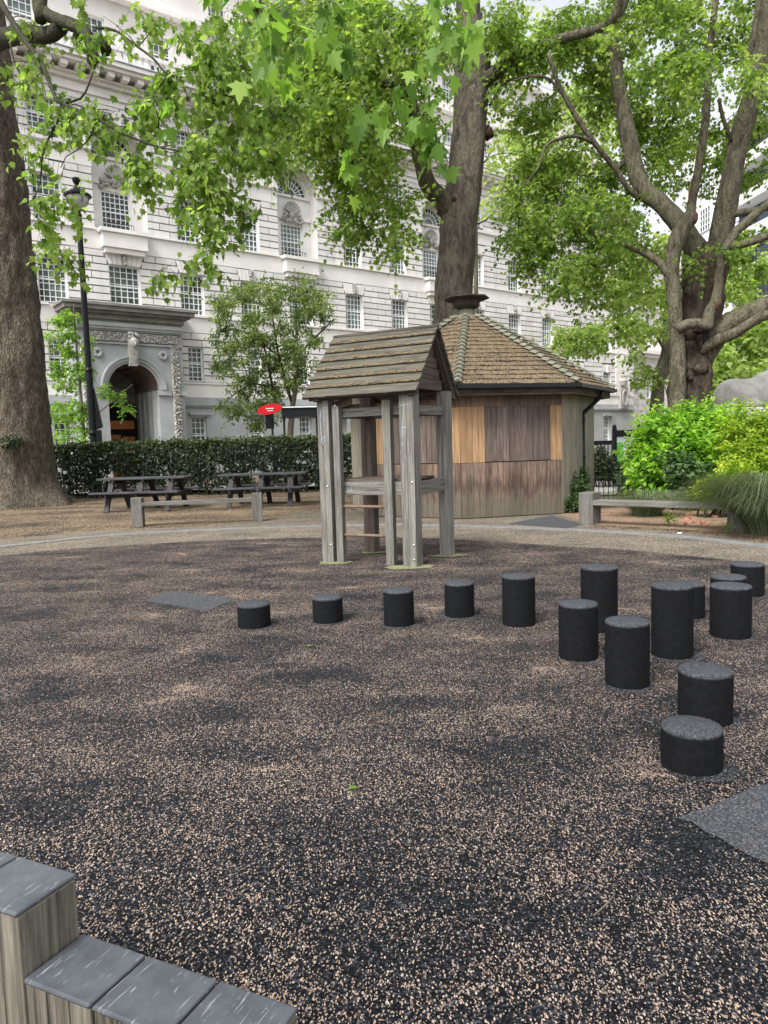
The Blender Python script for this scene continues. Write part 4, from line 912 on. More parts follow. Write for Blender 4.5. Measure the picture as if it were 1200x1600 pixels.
# ================================================================== BENCHES, PICNIC TABLES
def bench(p1, p2, label, pw, ph, sz, sx_in, th=.075, dp_=.30, pd=.3):
    d = (p2-p1); ln_ = d.length; t = empty('timber_bench', (p1+p2)/2, math.atan2(d.y, d.x), label, 'bench', 'low timber benches round the playground')
    for s_ in (-1, 1): b = MB(); x = s_*ln_/2; b.box(x-pw/2, x+pw/2, -pd/2, pd/2, 0, ph); b.build('end_post', M['bench_wood'], t, bevel=.01)
    for q in range(2): b = MB(); b.box(-ln_/2+sx_in, ln_/2-sx_in, -dp_/2+q*dp_/2, dp_/2-(1-q)*dp_/2-.006, sz-th, sz); b.build('seat_plank', M['bench_wood'], t, bevel=.006)
    return t
a, b_ = G(213, 824), G(401, 815.5); bench(a+Vector((0, .15, 0)), b_+Vector((0, .15, 0)), 'long low timber bench in front of the picnic tables', .22, .60, .50, .11)
a, b_ = G(926, 820), G(1158, 832); bench(a+Vector((0.0, .17, 0)), b_+Vector((.05, .17, 0)), 'long low timber bench in front of the green shrubs', .27, .57, .44, .135, .09, .34, .34)
def picnic(p, rz, label, sc=1.18, ln_=2.0):
    t = empty('picnic_table', p, rz, label, 'picnic table', 'dark picnic tables by the hedge'); t.scale = (sc, sc, sc)
    for k in range(5): b = MB(); b.box(-ln_/2, ln_/2, -.36+k*.146, -.36+k*.146+.138, .70, .74); b.build('table_plank', M['table_top'], t, bevel=.004)
    for s_ in (-1, 1):
        for q in (0, 1): b = MB(); y0 = s_*(.62+q*.13); b.box(-ln_/2, ln_/2, y0-.06, y0+.06, .41, .45); b.build('seat_plank', M['table_top'], t, bevel=.004)
    for x in (-.68, 0, .68):
        for s_ in (-1, 1): b = MB(); b.bar((x*ln_/2, s_*.66, 0), (x*ln_/2, s_*.24, .70), .05, .11, (1, 0, 0)); b.build('leg', M['table_wood'], t)
        b = MB(); b.bar((x*ln_/2+.05, -.78, .36), (x*ln_/2+.05, .78, .36), .05, .10); b.build('seat_bearer', M['table_wood'], t); b = MB(); b.bar((x*ln_/2+.05, -.36, .66), (x*ln_/2+.05, .36, .66), .05, .08); b.build('top_bearer', M['table_wood'], t)
    return t
picnic(Vector((-6.35, 19.75, 0)), -.06, 'dark picnic table nearest the big tree trunk'); picnic(Vector((-3.25, 20.1, 0)), -.03, 'dark picnic table nearer the play tower')

# ================================================================== STREET FURNITURE
lb = L(146, 690, 27.0); lt = L(121, 330, 27.0); lamp = empty('street_lamp', (lb.x-.0, 27.0, 0), 0, 'tall black street lamp with round glass lantern beside the stone portal', 'street lamp')
zt = lt.z; b = MB(); b.lathe([(.2, 0), (.2, .5), (.13, .6), (.125, 2.2), (.16, 2.3), (.125, 2.4), (.12, 4.5), (.145, 4.56), (.11, 4.65), (.095, zt-.2), (.12, zt-.15), (.06, zt)], 14); b.build('post', M['iron'], lamp, smooth=False)
M['lamp_glass'] = m_simple('frosted_lantern_glass', (.55, .56, .55), .3)
b = MB(); b.lathe([(.08, zt), (.22, zt+.08), (.36, zt+.3), (.40, zt+.5)], 16); b.build('lantern_glass', M['lamp_glass'], lamp, smooth=True)
b = MB(); b.lathe([(.40, zt+.48), (.47, zt+.5), (.47, zt+.56), (.30, zt+.66), (.12, zt+.78), (.07, zt+.9), (.13, zt+1.0), (.15, zt+1.1), (.12, zt+1.14), (0, zt+1.14)], 16)
for k in range(8): a = 2*math.pi*k/8; b.tube([(.08*math.cos(a), .08*math.sin(a), zt), (.37*math.cos(a), .37*math.sin(a), zt+.3), (.41*math.cos(a), .41*math.sin(a), zt+.5)], .012, 4)
b.build('lantern_hood', M['iron'], lamp)
b = MB(); b.add([(.1, -.02, 3.9), (.16, -.02, 3.9), (.38, -.02, 2.5), (.1, -.02, 2.4), (.1, .02, 3.9), (.16, .02, 3.9), (.38, .02, 2.5), (.1, .02, 2.4)], [(0, 3, 2, 1), (4, 5, 6, 7), (0, 1, 5, 4), (1, 2, 6, 5), (2, 3, 7, 6), (3, 0, 4, 7)]); b.box(.12, .3, -.06, .06, 1.4, 2.4); b.build('control_box', M['iron'], lamp)
M['red'] = m_simple('red_sign_enamel', (.55, .015, .02), .4, .05); M['white_p'] = m_simple('white_lettering', (.8, .8, .8), .5, .02)
p0 = L(402, 648, 28.6); p1 = L(560, 652, 29.2); shl = empty('bus_shelter', (p0.x, p0.y, 0), math.atan2(p1.y-p0.y, p1.x-p0.x), 'dark bus shelter with an oval red sign behind the hedge', 'bus shelter')
b = MB(); b.box(.95, 5.2, -.7, .75, 2.92, 3.06); b.box(.95, 5.2, -.75, .8, 2.72, 2.92); b.build('roof', M['iron'], shl)
b = MB(); b.box(.95, 5.2, -.76, -.70, 3.06, 3.1); b.build('roof_edge', M['frame_white'], shl)
for x in (.55, 1.0, 2.25): b = MB(); b.box(x-.04, x+.04, -.5, -.42, 0, 2.75); b.build('post', M['iron'], shl)
b = MB(); b.box(2.32, 3.4, -.48, -.44, .6, 2.7); b.build('advert_panel', m_simple('grey_poster', (.2, .2, .18), .5, .4, 2), shl)
b = MB(); b.box(.3, .62, -.4, -.36, 2.3, 2.9); b.build('sign_bracket', M['iron'], shl)
sg = MB(); prof = [(.47+.47*math.cos(a), 3.02+.19*math.sin(a)+.07*math.cos(a)) for a in [2*math.pi*k/28 for k in range(28)]]
sg.add([(x, -.78, z) for x, z in prof]+[(x, -.72, z) for x, z in prof], [tuple(reversed(range(28))), tuple(range(28, 56))]+[(k, (k+1) % 28, 28+(k+1) % 28, 28+k) for k in range(28)]); so_ = sg.build('oval_sign', M['red'], shl)
b = MB(); b.box(.33, .62, -.79, -.785, 3.03, 3.06); b.box(.38, .6, -.79, -.785, 2.95, 2.975); b.build('sign_lettering', M['white_p'], so_)
# bow-topped fence behind the right bench
def bowfence(p0, p1, label, h=.92, sp=.115, grp=None):
    d = p1-p0; ln_ = d.length; t = empty('railing', p0, math.atan2(d.y, d.x), label, 'fence', grp); b = MB(); n_ = int(ln_/sp)
    for k in range(n_+1): b.tube([(k*sp, 0, 0), (k*sp, 0, h-.06)], .009, 6)
    b.build('upright', M['iron'], t); b = MB()
    for k in range(0, n_-1, 2):
        P = [(k*sp+sp*(1-math.cos(a)), 0, h-.06+sp*.8*math.sin(a)) for a in [math.pi*q/8 for q in range(9)]]; b.tube(P, .009, 6, cap=False)
    b.build('bow_top', M['iron'], t); b = MB(); b.bar((0, 0, .12), (ln_, 0, .12), .02, .035); b.bar((0, 0, h-.16), (ln_, 0, h-.16), .02, .035); b.build('rail', M['iron'], t); return t
bowfence(Vector((4.75, 18.2, 0)), Vector((7.6, 17.9, 0)), 'low bow-topped black railing between the kiosk and the shrubs')
def flatfence(p0, p1, label):
    d = p1-p0; ln_ = d.length; t = empty('railing', p0, math.atan2(d.y, d.x), label, 'fence'); b = MB()
    for k in range(int(ln_/.14)): b.box(k*.14, k*.14+.03, -.015, .015, 0, 1.3)
    b.build('upright', M['iron'], t); b = MB(); b.box(0, ln_, -.05, .05, 1.3, 1.46); b.box(0, ln_, -.02, .02, .15, .2); b.build('rail', M['iron'], t)
a = L(915, 700, 28); flatfence(Vector((a.x, a.y, 0)), Vector((a.x+2.6, a.y, 0)), 'black upright railing with heavy top rail behind the dark shrub')
nb0 = L(962, 700, 24); nbd = empty('notice_board', (nb0.x, 24, 0), 0, 'black framed park notice board with map and green strip beside the shrubs', 'notice board')
zb = lambda y: (EYE+ray(975, y).z*24)
b = MB(); 
for x in (-.04, .76): b.box(x-.06, x+.06, -.06, .06, 0, zb(668)); b.blob((x, 0, zb(666)), (.07, .07, .07), 8, 6)
b.build('post', M['iron'], nbd); b = MB(); b.box(.02, .70, -.05, .05, zb(682), zb(672)); b.box(.02, .70, -.05, .05, zb(726), zb(720)); b.build('frame', M['iron'], nbd)
b = MB(); b.box(.02, .70, -.02, .02, zb(720), zb(682)-.0); pn = b.build('map_panel', m_simple('pale_map_print', (.45, .50, .52), .4, .15, 3), nbd)
b = MB(); b.box(.02, .23, -.026, -.021, zb(719), zb(691)); b.build('green_strip', m_simple('green_print', (.12, .42, .08), .5), pn)
b = MB(); b.box(.40, .66, -.026, -.021, zb(707), zb(698)); b.box(.48, .68, -.026, -.0215, zb(697), zb(691)); b.build('red_print', m_simple('dull_red_print', (.35, .14, .14), .5, .5, 9), pn)
b = MB(); b.box(.27, .46, -.027, -.0215, zb(709), zb(699.5)); b.build('white_print', M['frame_white'], pn)

# ================================================================== RECUMBENT STONE LION
lx = 12.3; pz = 2.38; lion = empty('lion_statue', (lx, 24.3, 0), .05, 'large pale stone lion lying on a plinth above the shrubs at right', 'statue')
b = MB()
for c_, r_ in (((-.75, 0, pz+.42), (.68, .5, .56)), ((-.2, .0, pz+.50), (.85, .46, .48)), ((.35, 0, pz+.62), (.62, .45, .55)), ((-.72, -.35, pz+.34), (.52, .28, .40)), ((-.75, .35, pz+.32), (.5, .26, .38)), ((.85, 0, pz+.9), (.6, .5, .62)), ((1.3, 0, pz+1.3), (.38, .33, .40)),
               ((1.62, 0, pz+1.2), (.2, .2, .18)), ((1.15, -.32, pz+.16), (.75, .16, .16)), ((1.15, .32, pz+.16), (.75, .16, .16)), ((1.85, -.32, pz+.13), (.2, .17, .13)), ((1.85, .32, pz+.13), (.2, .17, .13)), ((-.5, -.5, pz+.12), (.5, .13, .12)), ((1.12, -.24, pz+1.62), (.1, .06, .12)), ((1.12, .24, pz+1.62), (.1, .06, .12)), ((-1.15, -.45, pz+.08), (.25, .1, .08))):
    b.blob(c_, r_, 24, 16)
lb_ = b.build('lion_body', m_simple('weathered_white_statue_stone', (.36, .355, .33), .9, .35, 2.5, bmp=.5), lion, smooth=True)
rm = lb_.modifiers.new('merge', 'REMESH'); rm.mode = 'VOXEL'; rm.voxel_size = .045; rm.use_smooth_shade = True; smd = lb_.modifiers.new('soften', 'SMOOTH'); smd.factor = .6; smd.iterations = 8
b = MB(); b.box(-1.5, 2.3, -.8, .8, pz-.28, pz); b.box(-1.7, 2.5, -1.0, 1.0, pz-.5, pz-.28); b.box(-1.5, 2.3, -.8, .8, 0, pz-.5); b.build('plinth', M['stone'], lion, bevel=.02)
# ================================================================== TREES
# --- left plane tree
tl = empty('plane_tree', (-11.6, 23, 0), 0, 'massive ridged-bark tree trunk at the left edge beside the hedge', 'tree'); cr = Crown()
def at_tree(o, t): o.parent = t; o.matrix_parent_inverse = Matrix.Translation(-Vector(t.location)); return o
def world_child(root):
    """children built in world coordinates are shifted into the root's frame"""
    inv = Matrix.Translation(Vector(root.location)).inverted()
    for o in root.children: o.matrix_local = inv @ o.matrix_local
def trunk(root, pts, rough, n, material, flare=None, seed=1, step=.12, rs=1.2):
    P, R = spline(pts, step); mb = MB(); mb.tube(P, R, n, rough, rs, seed=seed)
    if flare:
        zc = flare
        for i, v in enumerate(mb.v):
            z = v[2]
            if z < zc:
                c = P[min(len(P)-1, max(0, int(z/P[-1].z*len(P))))]; a = math.atan2(v[1]-c.y, v[0]-c.x); f = 1+.35*((zc-z)/zc)**2*(.6+.6*math.sin(a*5+seed))
                mb.v[i] = (c.x+(v[0]-c.x)*f, c.y+(v[1]-c.y)*f, z)
    o = mb.build('trunk', material, root, smooth=True); cr.limb(P, R, 6); return o
X = lambda py, Y, px, r: L(px, py, Y).x - r
def edgeTree():
    Y = 23.0; pts = []
    for py, ex in ((790, 98), (760, 88), (720, 82), (640, 75), (560, 66), (460, 55), (360, 44), (250, 31), (130, 16), (0, 0), (-150, -20)):
        r = 1.12+.0*py if py < 700 else 1.12+.10*((py-700)/90); r = r*(.80+.20*(py+150)/940); e = L(ex, py, Y); pts.append((Vector((e.x-r, Y, max(0, e.z))), r))
    pts[0][0].z = 0; return pts
pts = edgeTree(); pts.insert(0, (Vector((pts[0][0].x, pts[0][0].y, -.2)), pts[0][1]*1.02))
trunk(tl, pts, .13, 72, M['bark_big'], 1.3, 3, .12, 1.6)
top = pts[-1][0]
limbs(cr, tl, M['bark_dusk'], [
 ([(-60, 60, 21, 16), (-20, 68, 18, 15), (0, 61, 16.5, 13), (40, 53, 15, 12), (75, 55, 14.2, 11), (95, 43, 13.8, 10)], .12, 16),
 ([(-60, -60, 20, 14), (20, -50, 16, 13), (58, -20, 14.5, 11), (62, 12, 14, 10), (63, 33, 13.9, 8)], .12, 14),
 ([(60, 5, 14.2, 9), (72, 22, 14, 9), (100, 35, 13.7, 9.5), (126, 45, 13.5, 9), (140, 62, 13.3, 9), (144, 80, 13.2, 9), (145, 96, 13.1, 8)], .14, 16),
 ([(150, 68, 13.3, 8), (163, 72, 13.4, 9), (168, 85, 13.5, 8)], .2, 12),
 ([(-5, -10, 15, 5), (8, 15, 14.6, 4.5), (25, 42, 14.2, 4), (42, 68, 13.9, 3.8), (60, 90, 13.6, 3.6), (70, 110, 13.4, 3.3), (80, 135, 13.2, 3), (90, 158, 13.0, 3), (98, 163, 13, 3), (150, 185, 12.7, 2.3), (200, 212, 12.4, 1.9), (250, 230, 12.2, 1.3), (300, 238, 12, .8)], .08, 8),
 ([(100, 163, 13, 2), (95, 180, 12.9, 1.9), (80, 208, 12.8, 1.7), (66, 245, 12.7, 1.4), (62, 290, 12.6, 1.1), (42, 325, 12.5, .8)], .08, 6),
 ([(98, 162, 13, 2), (126, 154, 13, 1.7), (134, 143, 13, 1.5), (143, 120, 13.1, 1.2), (150, 98, 13.2, .9)], .08, 6),
 ([(150, 43, 13.5, 2.5), (180, 48, 13.3, 2), (208, 68, 13, 1.8), (240, 92, 12.8, 1.7), (262, 116, 12.6, 1.6), (300, 124, 12.4, 1.5), (345, 146, 12.2, 1.1), (395, 160, 12, .8)], .08, 6),
 ([(262, 116, 12.6, 1.2), (250, 135, 12.6, 1.1), (238, 155, 12.5, .9), (248, 185, 12.5, .7), (246, 210, 12.5, .6)], .08, 5),
 ([(150, 186, 12.7, 1.4), (143, 210, 12.7, 1.2), (125, 232, 12.6, 1), (103, 245, 12.6, .8), (95, 262, 12.6, .6)], .08, 5),
 ([(16, 68, 14.5, 1.4), (22, 95, 14.4, 1.2), (35, 125, 14.3, .9), (48, 150, 14.2, .7)], .08, 5)])
reg = [(40, 110, 50, 40, 13.2, 14.6, 4), (45, 200, 40, 40, 12.5, 13.5, 4), (100, 190, 60, 50, 12.4, 13.4, 4), (80, 330, 45, 60, 12.2, 13, 6), (40, 20, 50, 25, 13.5, 15, 3), (170, 60, 50, 45, 12.5, 14, 3),
       (220, 140, 70, 45, 12, 13.4, 6), (200, 230, 55, 40, 12, 13, 6), (290, 200, 70, 60, 11.8, 13.2, 13), (335, 290, 55, 60, 11.8, 13.2, 13), (350, 90, 100, 80, 11.8, 14, 30), (250, 20, 50, 20, 12, 14.5, 3), (120, 400, 40, 40, 12.3, 13, 2), (230, 310, 40, 40, 12, 13, 2),
       (280, 370, 50, 60, 12, 12.8, 4), (410, 150, 70, 120, 12, 15, 34), (370, 370, 25, 20, 12, 13, 1)]
C_ = []
for r_ in reg: C_ += img_region(*r_)
C_ += [c+Vector(rng.normal(size=3)*.35) for c in C_[::3]]
cr.grow(C_, .38, 6, 5, .122, 1.1, .0032, 4, brr=.011, tone=.06)
C_ = [Vector((rng.uniform(-14, -4), rng.uniform(12, 24), rng.uniform(12.5, 17))) for _ in range(18)]
cr.grow(C_, 1.0, 12, 7, .24, .4, .008, 4, brr=.05)
cr.build(tl, M['leaf_plane'], M['twig'], PLANE); world_child(tl)

# --- central plane tree
tc = empty('plane_tree', (2.2, 22.8, 0), 0, 'tall mottled leaning plane tree rising behind the kiosk in the centre', 'tree'); cr = Crown(); Y = 22.8
def edges(rows, Y):
    out = []
    for py, x0, x1 in rows: c = L((x0+x1)/2, py, Y); out.append((c, (x1-x0)/2/FOC*Y))
    return out
pts = edges([(620, 668, 742), (500, 678, 736), (400, 685, 741), (340, 690, 746), (300, 695, 751), (250, 702, 755), (200, 708, 758), (130, 711, 761), (100, 712, 764), (60, 712, 758), (20, 715, 750), (-60, 712, 745), (-180, 705, 735), (-320, 690, 712)], Y)
pts.insert(0, (Vector((pts[0][0].x-.1, Y, -.1)), .85)); trunk(tc, pts, .12, 48, M['bark_mid'], None, 5, .15, 1.9)
for (px, py, r, dx) in ((757, 160, 7, 0), (763, 208, 9, 0), (712, 316, 8, 0), (722, 105, 7, 0), (690, 330, 8, 0)): p = L(px, py, Y-.35 if px < 740 and px > 700 else Y-.05); b = MB(); b.blob(p, (r/FOC*Y*.9, .2, r/FOC*Y), 14, 10, .5, px); b.build('burr', M['bark_dark'], tc, smooth=True)
limbs(cr, tc, M['bark_limb'], [
 ([(712, 345, 22.8, 17), (694, 318, 22.6, 15), (676, 298, 22.3, 13.5), (665, 280, 22, 12.5), (656, 240, 21.8, 12), (648, 200, 21.6, 12), (638, 150, 21.3, 11), (618, 95, 21, 10), (600, 60, 20.7, 9), (590, 10, 20.5, 8), (585, -60, 20.2, 7)], .13, 20),
 ([(745, 135, 22.7, 13), (768, 118, 22.4, 10), (800, 95, 22, 8.5), (845, 72, 21.6, 7.5), (890, 57, 21.2, 7), (935, 45, 20.9, 6.5), (958, 30, 20.7, 6), (968, 5, 20.5, 5.5), (975, -60, 20, 5)], .12, 14),
 ([(640, 150, 21.3, 6), (632, 110, 21, 5), (650, 90, 20.7, 4.5), (668, 80, 20.4, 4)], .1, 10),
 ([(672, 290, 22, 2.5), (665, 270, 21.9, 2.2), (650, 225, 21.8, 1.8), (641, 200, 21.6, 1.5)], .08, 6),
 ([(765, 165, 22.6, 2.5), (790, 130, 22, 2), (815, 120, 21.6, 1.8), (845, 118, 21.2, 1.7), (860, 130, 21, 1.5)], .08, 6),
 ([(410, 0, 17, 4), (400, 20, 17.4, 4), (420, 50, 18, 4.5), (450, 90, 18.6, 5), (520, 120, 19.3, 6), (600, 130, 20.3, 7), (636, 145, 21.3, 8)][::-1], .1, 8),
 ([(488, 130, 19, 2.4), (492, 165, 18.8, 2), (486, 200, 18.7, 1.8), (497, 222, 18.6, 1.6), (520, 248, 18.5, 1.2)], .08, 6)])
C_ = []
for r_ in [(560, 80, 170, 90, 17, 24, 90), (480, 200, 90, 55, 16.5, 21, 26), (590, 200, 90, 60, 17, 23, 36), (590, 285, 80, 45, 17, 21, 16), (560, 350, 55, 40, 17, 19, 8), (600, 385, 60, 22, 17, 19, 4), (640, 330, 30, 25, 19, 21, 3), (540, 15, 170, 40, 15, 23, 30), (820, 150, 50, 110, 21.5, 24, 20), (860, 40, 100, 50, 21, 24, 30), (790, 60, 40, 60, 21.5, 24, 10), (470, 110, 70, 110, 15.5, 20, 26)]: C_ += img_region(*r_)
cr.grow(C_, .68, 13, 9, .112, .6, .004, 4, brr=.025, tone=.12)
C_ = [Vector((rng.uniform(-6, 9), rng.uniform(14, 26), rng.uniform(16.5, 22))) for _ in range(24)]
cr.grow(C_, 1.2, 12, 7, .26, .4, .008, 4, brr=.06)
cr.build(tc, M['leaf_plane'], M['twig'], PLANE); world_child(tc)

# --- right-hand plane tree with burred forked trunk
tr_ = empty('plane_tree', (8.8, 21, 0), 0, 'old burred plane tree forking into many limbs above the shrubs at right', 'tree'); cr = Crown(); Y = 21.0
pts = edges([(760, 1036, 1096), (650, 1044, 1098), (600, 1048, 1106), (560, 1056, 1114), (520, 1066, 1120), (480, 1070, 1122), (440, 1070, 1126), (410, 1072, 1136), (385, 1080, 1134)], Y)
pts.insert(0, (Vector((pts[0][0].x, Y, -.1)), 1.0)); o = trunk(tr_, pts, .26, 56, M['bark_dark'], None, 9, .09, 2.6)
limbs(cr, tr_, M['bark_limb'], [
 ([(1058, 700, 20.6, 15), (1058, 640, 20.5, 13.5), (1059, 590, 20.45, 12.5), (1058, 540, 20.4, 11.5), (1055, 500, 20.3, 10.5), (1052, 460, 20.3, 10.5), (1050, 420, 20.3, 10.5), (1052, 390, 20.3, 11.5), (1062, 362, 20.3, 12), (1075, 345, 20.3, 10), (1080, 335, 20.3, 9)], .2, 20),
 ([(1078, 342, 20.3, 8), (1082, 310, 20.3, 6.5), (1090, 270, 20.2, 6.2), (1098, 220, 20.1, 6), (1105, 160, 20, 5.5), (1107, 100, 19.9, 5.3), (1112, 50, 19.8, 5), (1118, 0, 19.8, 4.5), (1122, -60, 19.8, 4)], .12, 14),
 ([(1100, 420, 21, 18), (1085, 385, 21, 16), (1060, 350, 21.1, 14.5), (1035, 320, 21.3, 13.5), (1010, 300, 21.5, 12.5), (995, 270, 21.7, 13), (985, 230, 21.9, 12), (977, 190, 22, 11), (970, 150, 22.2, 10.5), (960, 90, 22.4, 10), (955, 40, 22.6, 9), (975, 0, 22.8, 8), (990, -60, 23, 7)], .16, 20),
 ([(1116, 430, 21, 20), (1122, 400, 21, 18), (1128, 360, 20.9, 16), (1135, 320, 20.8, 15.5), (1143, 270, 20.7, 15), (1158, 210, 20.6, 15), (1172, 160, 20.5, 14.5), (1184, 110, 20.4, 14), (1195, 60, 20.3, 12), (1205, 0, 20.2, 11), (1215, -80, 20, 9)], .15, 20),
 ([(1178, 140, 20.5, 7), (1172, 100, 20.6, 6), (1178, 60, 20.6, 5.5), (1184, 20, 20.6, 5), (1186, -30, 20.6, 4.5)], .1, 10),
 ([(1086, 590, 21, 12), (1104, 548, 20.8, 17), (1118, 525, 20.6, 18), (1138, 508, 20.4, 17), (1165, 493, 20.1, 16), (1200, 478, 19.7, 15), (1250, 455, 19, 14), (1320, 420, 18, 12)], .16, 20),
 ([(1095, 550, 20.6, 6), (1112, 536, 20.3, 8), (1130, 528, 20.2, 9), (1150, 520, 20, 8), (1180, 500, 19.7, 8), (1200, 492, 19.5, 8), (1250, 488, 19, 7)], .12, 12),
 ([(1058, 515, 20.2, 8), (1075, 506, 20.1, 8), (1095, 506, 20.1, 8), (1108, 512, 20.1, 7)], .12, 12),
 ([(1106, 515, 20.1, 8), (1108, 490, 20.1, 8), (1118, 470, 20.1, 8), (1122, 450, 20.1, 7), (1124, 420, 20.1, 7), (1130, 395, 20.1, 7), (1138, 380, 20.1, 7), (1150, 362, 20.1, 7), (1175, 340, 20, 6.5), (1200, 318, 19.9, 6), (1260, 270, 19.5, 5)], .14, 14),
 ([(1136, 384, 20.1, 6), (1160, 382, 20, 5.5), (1185, 374, 19.9, 5.5), (1215, 362, 19.8, 5)], .1, 12),
 ([(1145, 335, 20.7, 6), (1170, 330, 20.5, 5), (1200, 325, 20.3, 4.5)], .1, 10),
 ([(1046, 430, 20.3, 7), (1030, 410, 20.4, 6), (1010, 397, 20.5, 5.5), (985, 385, 20.7, 5), (955, 372, 21, 4), (930, 362, 21.3, 3)], .1, 10),
 ([(1000, 310, 21.6, 5), (980, 292, 21.5, 4), (960, 262, 21.4, 4), (930, 225, 21.2, 4), (905, 190, 21.1, 4), (885, 155, 21, 3.8), (872, 130, 20.9, 3.4), (862, 100, 20.8, 3), (857, 82, 20.8, 2.5)], .1, 10),
 ([(925, 222, 21.2, 3), (900, 213, 21, 2.8), (872, 217, 20.9, 2.5), (852, 230, 20.8, 2), (842, 260, 20.8, 1.6), (815, 295, 20.8, 1.2)], .1, 8),
 ([(884, 155, 21, 2.2), (865, 130, 20.9, 2), (850, 120, 20.8, 1.8), (820, 121, 20.8, 1.4), (800, 127, 20.8, 1)], .1, 8),
 ([(985, 228, 21.9, 4), (968, 262, 22, 3.5), (950, 250, 22.2, 3)], .1, 8),
 ([(1152, 230, 20.6, 4), (1140, 212, 20.5, 3.5), (1130, 185, 20.4, 3), (1123, 155, 20.4, 2.5)], .1, 8)])
for k in range(12):
    b = MB(); py = random.uniform(450, 640); px = random.uniform(1062, 1112); p = L(px, py, Y-.55); b.blob(p, (.15*random.uniform(.5, 1.3), .07, .15*random.uniform(.5, 1.3)), 14, 10, .9, k); b.build('burr', M['bark_dark'], tr_, smooth=True)
M['cut'] = m_simple('red_brown_cut_wood', (.09, .05, .036), .9, .4, 8)
for (px, py, yy, kk) in ((1084, 340, 20.2, 2), (1120, 475, 20.05, 3)): b = MB(); b.blob(L(px, py, yy), (.11, .10, .17), 12, 8, .5, kk); b.build('cut_stub', M['cut'], tr_, smooth=True)
C_ = []
for r_ in [(870, 310, 80, 70, 21.8, 24.5, 40), (830, 385, 50, 45, 21.5, 23.5, 12), (900, 400, 80, 50, 21.5, 24, 24), (960, 330, 60, 80, 22.2, 25, 24), (950, 440, 60, 35, 21.5, 23.5, 9), (850, 220, 70, 60, 22, 24.5, 14), (1000, 60, 130, 80, 22.8, 26, 50), (1040, 180, 80, 80, 22.6, 26, 40), (1120, 60, 90, 80, 21.5, 25, 26), (1180, 220, 50, 90, 21.5, 24, 16), (1020, 430, 30, 40, 21.5, 24, 4), (1165, 400, 40, 50, 21.2, 23, 6), (1090, 250, 60, 80, 21.8, 24.5, 16), (900, 110, 70, 70, 22, 25, 18), (1000, 250, 50, 50, 22.5, 24.5, 8),
   (1040, 110, 60, 50, 17.5, 19.5, 10), (940, 330, 60, 60, 19, 20.5, 7), (1000, 30, 90, 30, 18, 20, 7), (870, 440, 50, 30, 20, 21, 4), (1180, 130, 30, 60, 18, 19.5, 4), (1110, 400, 40, 14, 19.5, 20, 2)]: C_ += img_region(*r_)
cr.grow(C_, .75, 13, 9, .115, .5, .004, 4, brr=.025, tone=.12)
C_ = [Vector((rng.uniform(2, 18), rng.uniform(13, 27), rng.uniform(16, 21))) for _ in range(24)]
cr.grow(C_, 1.2, 12, 7, .26, .4, .008, 4, brr=.06)
cr.build(tr_, M['leaf_plane'], M['twig'], PLANE); world_child(tr_)

# --- low bough of a plane that stands just behind the camera: its large leaves hang into the top of the picture
tn = empty('plane_tree', (-2.6, -2.2, 0), 0, 'overhanging plane tree whose large near leaves hang at the top centre', 'tree'); cr = Crown()
P, R = spline([(Vector((-2.6, -2.2, -.1)), .42), (Vector((-2.55, -2.15, 2.5)), .36), (Vector((-2.3, -1.6, 4.6)), .30), (Vector((-2.0, -1.2, 7)), .24)], .2); b = MB(); b.tube(P, R, 28, .12, 1.5); b.build('trunk', M['bark_mid'], tn, smooth=True)
P, R = spline([(Vector((-2.35, -1.8, 4.3)), .14), (Vector((-1.4, .2, 5.3)), .10), (Vector((-.6, 2.2, 5.2)), .06), (Vector((0, 3.8, 4.95)), .035), (Vector((.5, 5.0, 4.8)), .015)], .2); b = MB(); b.tube(P, R, 12, .1, 3); b.build('limb', M['bark_limb'], tn, smooth=True); cr.limb(P, R, 2)
C_ = []
for r_ in [(445, 20, 40, 15, 4.4, 5.2, 2), (455, 75, 35, 20, 4.6, 5.4, 3), (520, 60, 30, 25, 4.4, 5.4, 2), (620, 150, 30, 20, 5, 5.8, 1), (655, 150, 25, 25, 5, 5.8, 2), (730, 40, 40, 20, 4.9, 5.8, 3), (690, 205, 14, 25, 5.1, 5.6, 2), (800, 15, 25, 10, 5, 5.8, 1), (565, 180, 20, 20, 4.9, 5.6, 1), (545, 230, 10, 12, 5, 5.5, 1), (330, 0, 40, 8, 4.6, 5.4, 1), (275, 165, 10, 8, 4.9, 5.2, 1)]: C_ += img_region(*r_)
C_ += [c+Vector(rng.normal(size=3)*.16) for c in C_[::2]]
cr.grow(C_, .18, 2, 3, .118, 1.1, .002, 5, brr=.005, flat=1.2)
cr.build(tn, M['leaf_near'], M['twig'], PLANE_NEAR); world_child(tn)

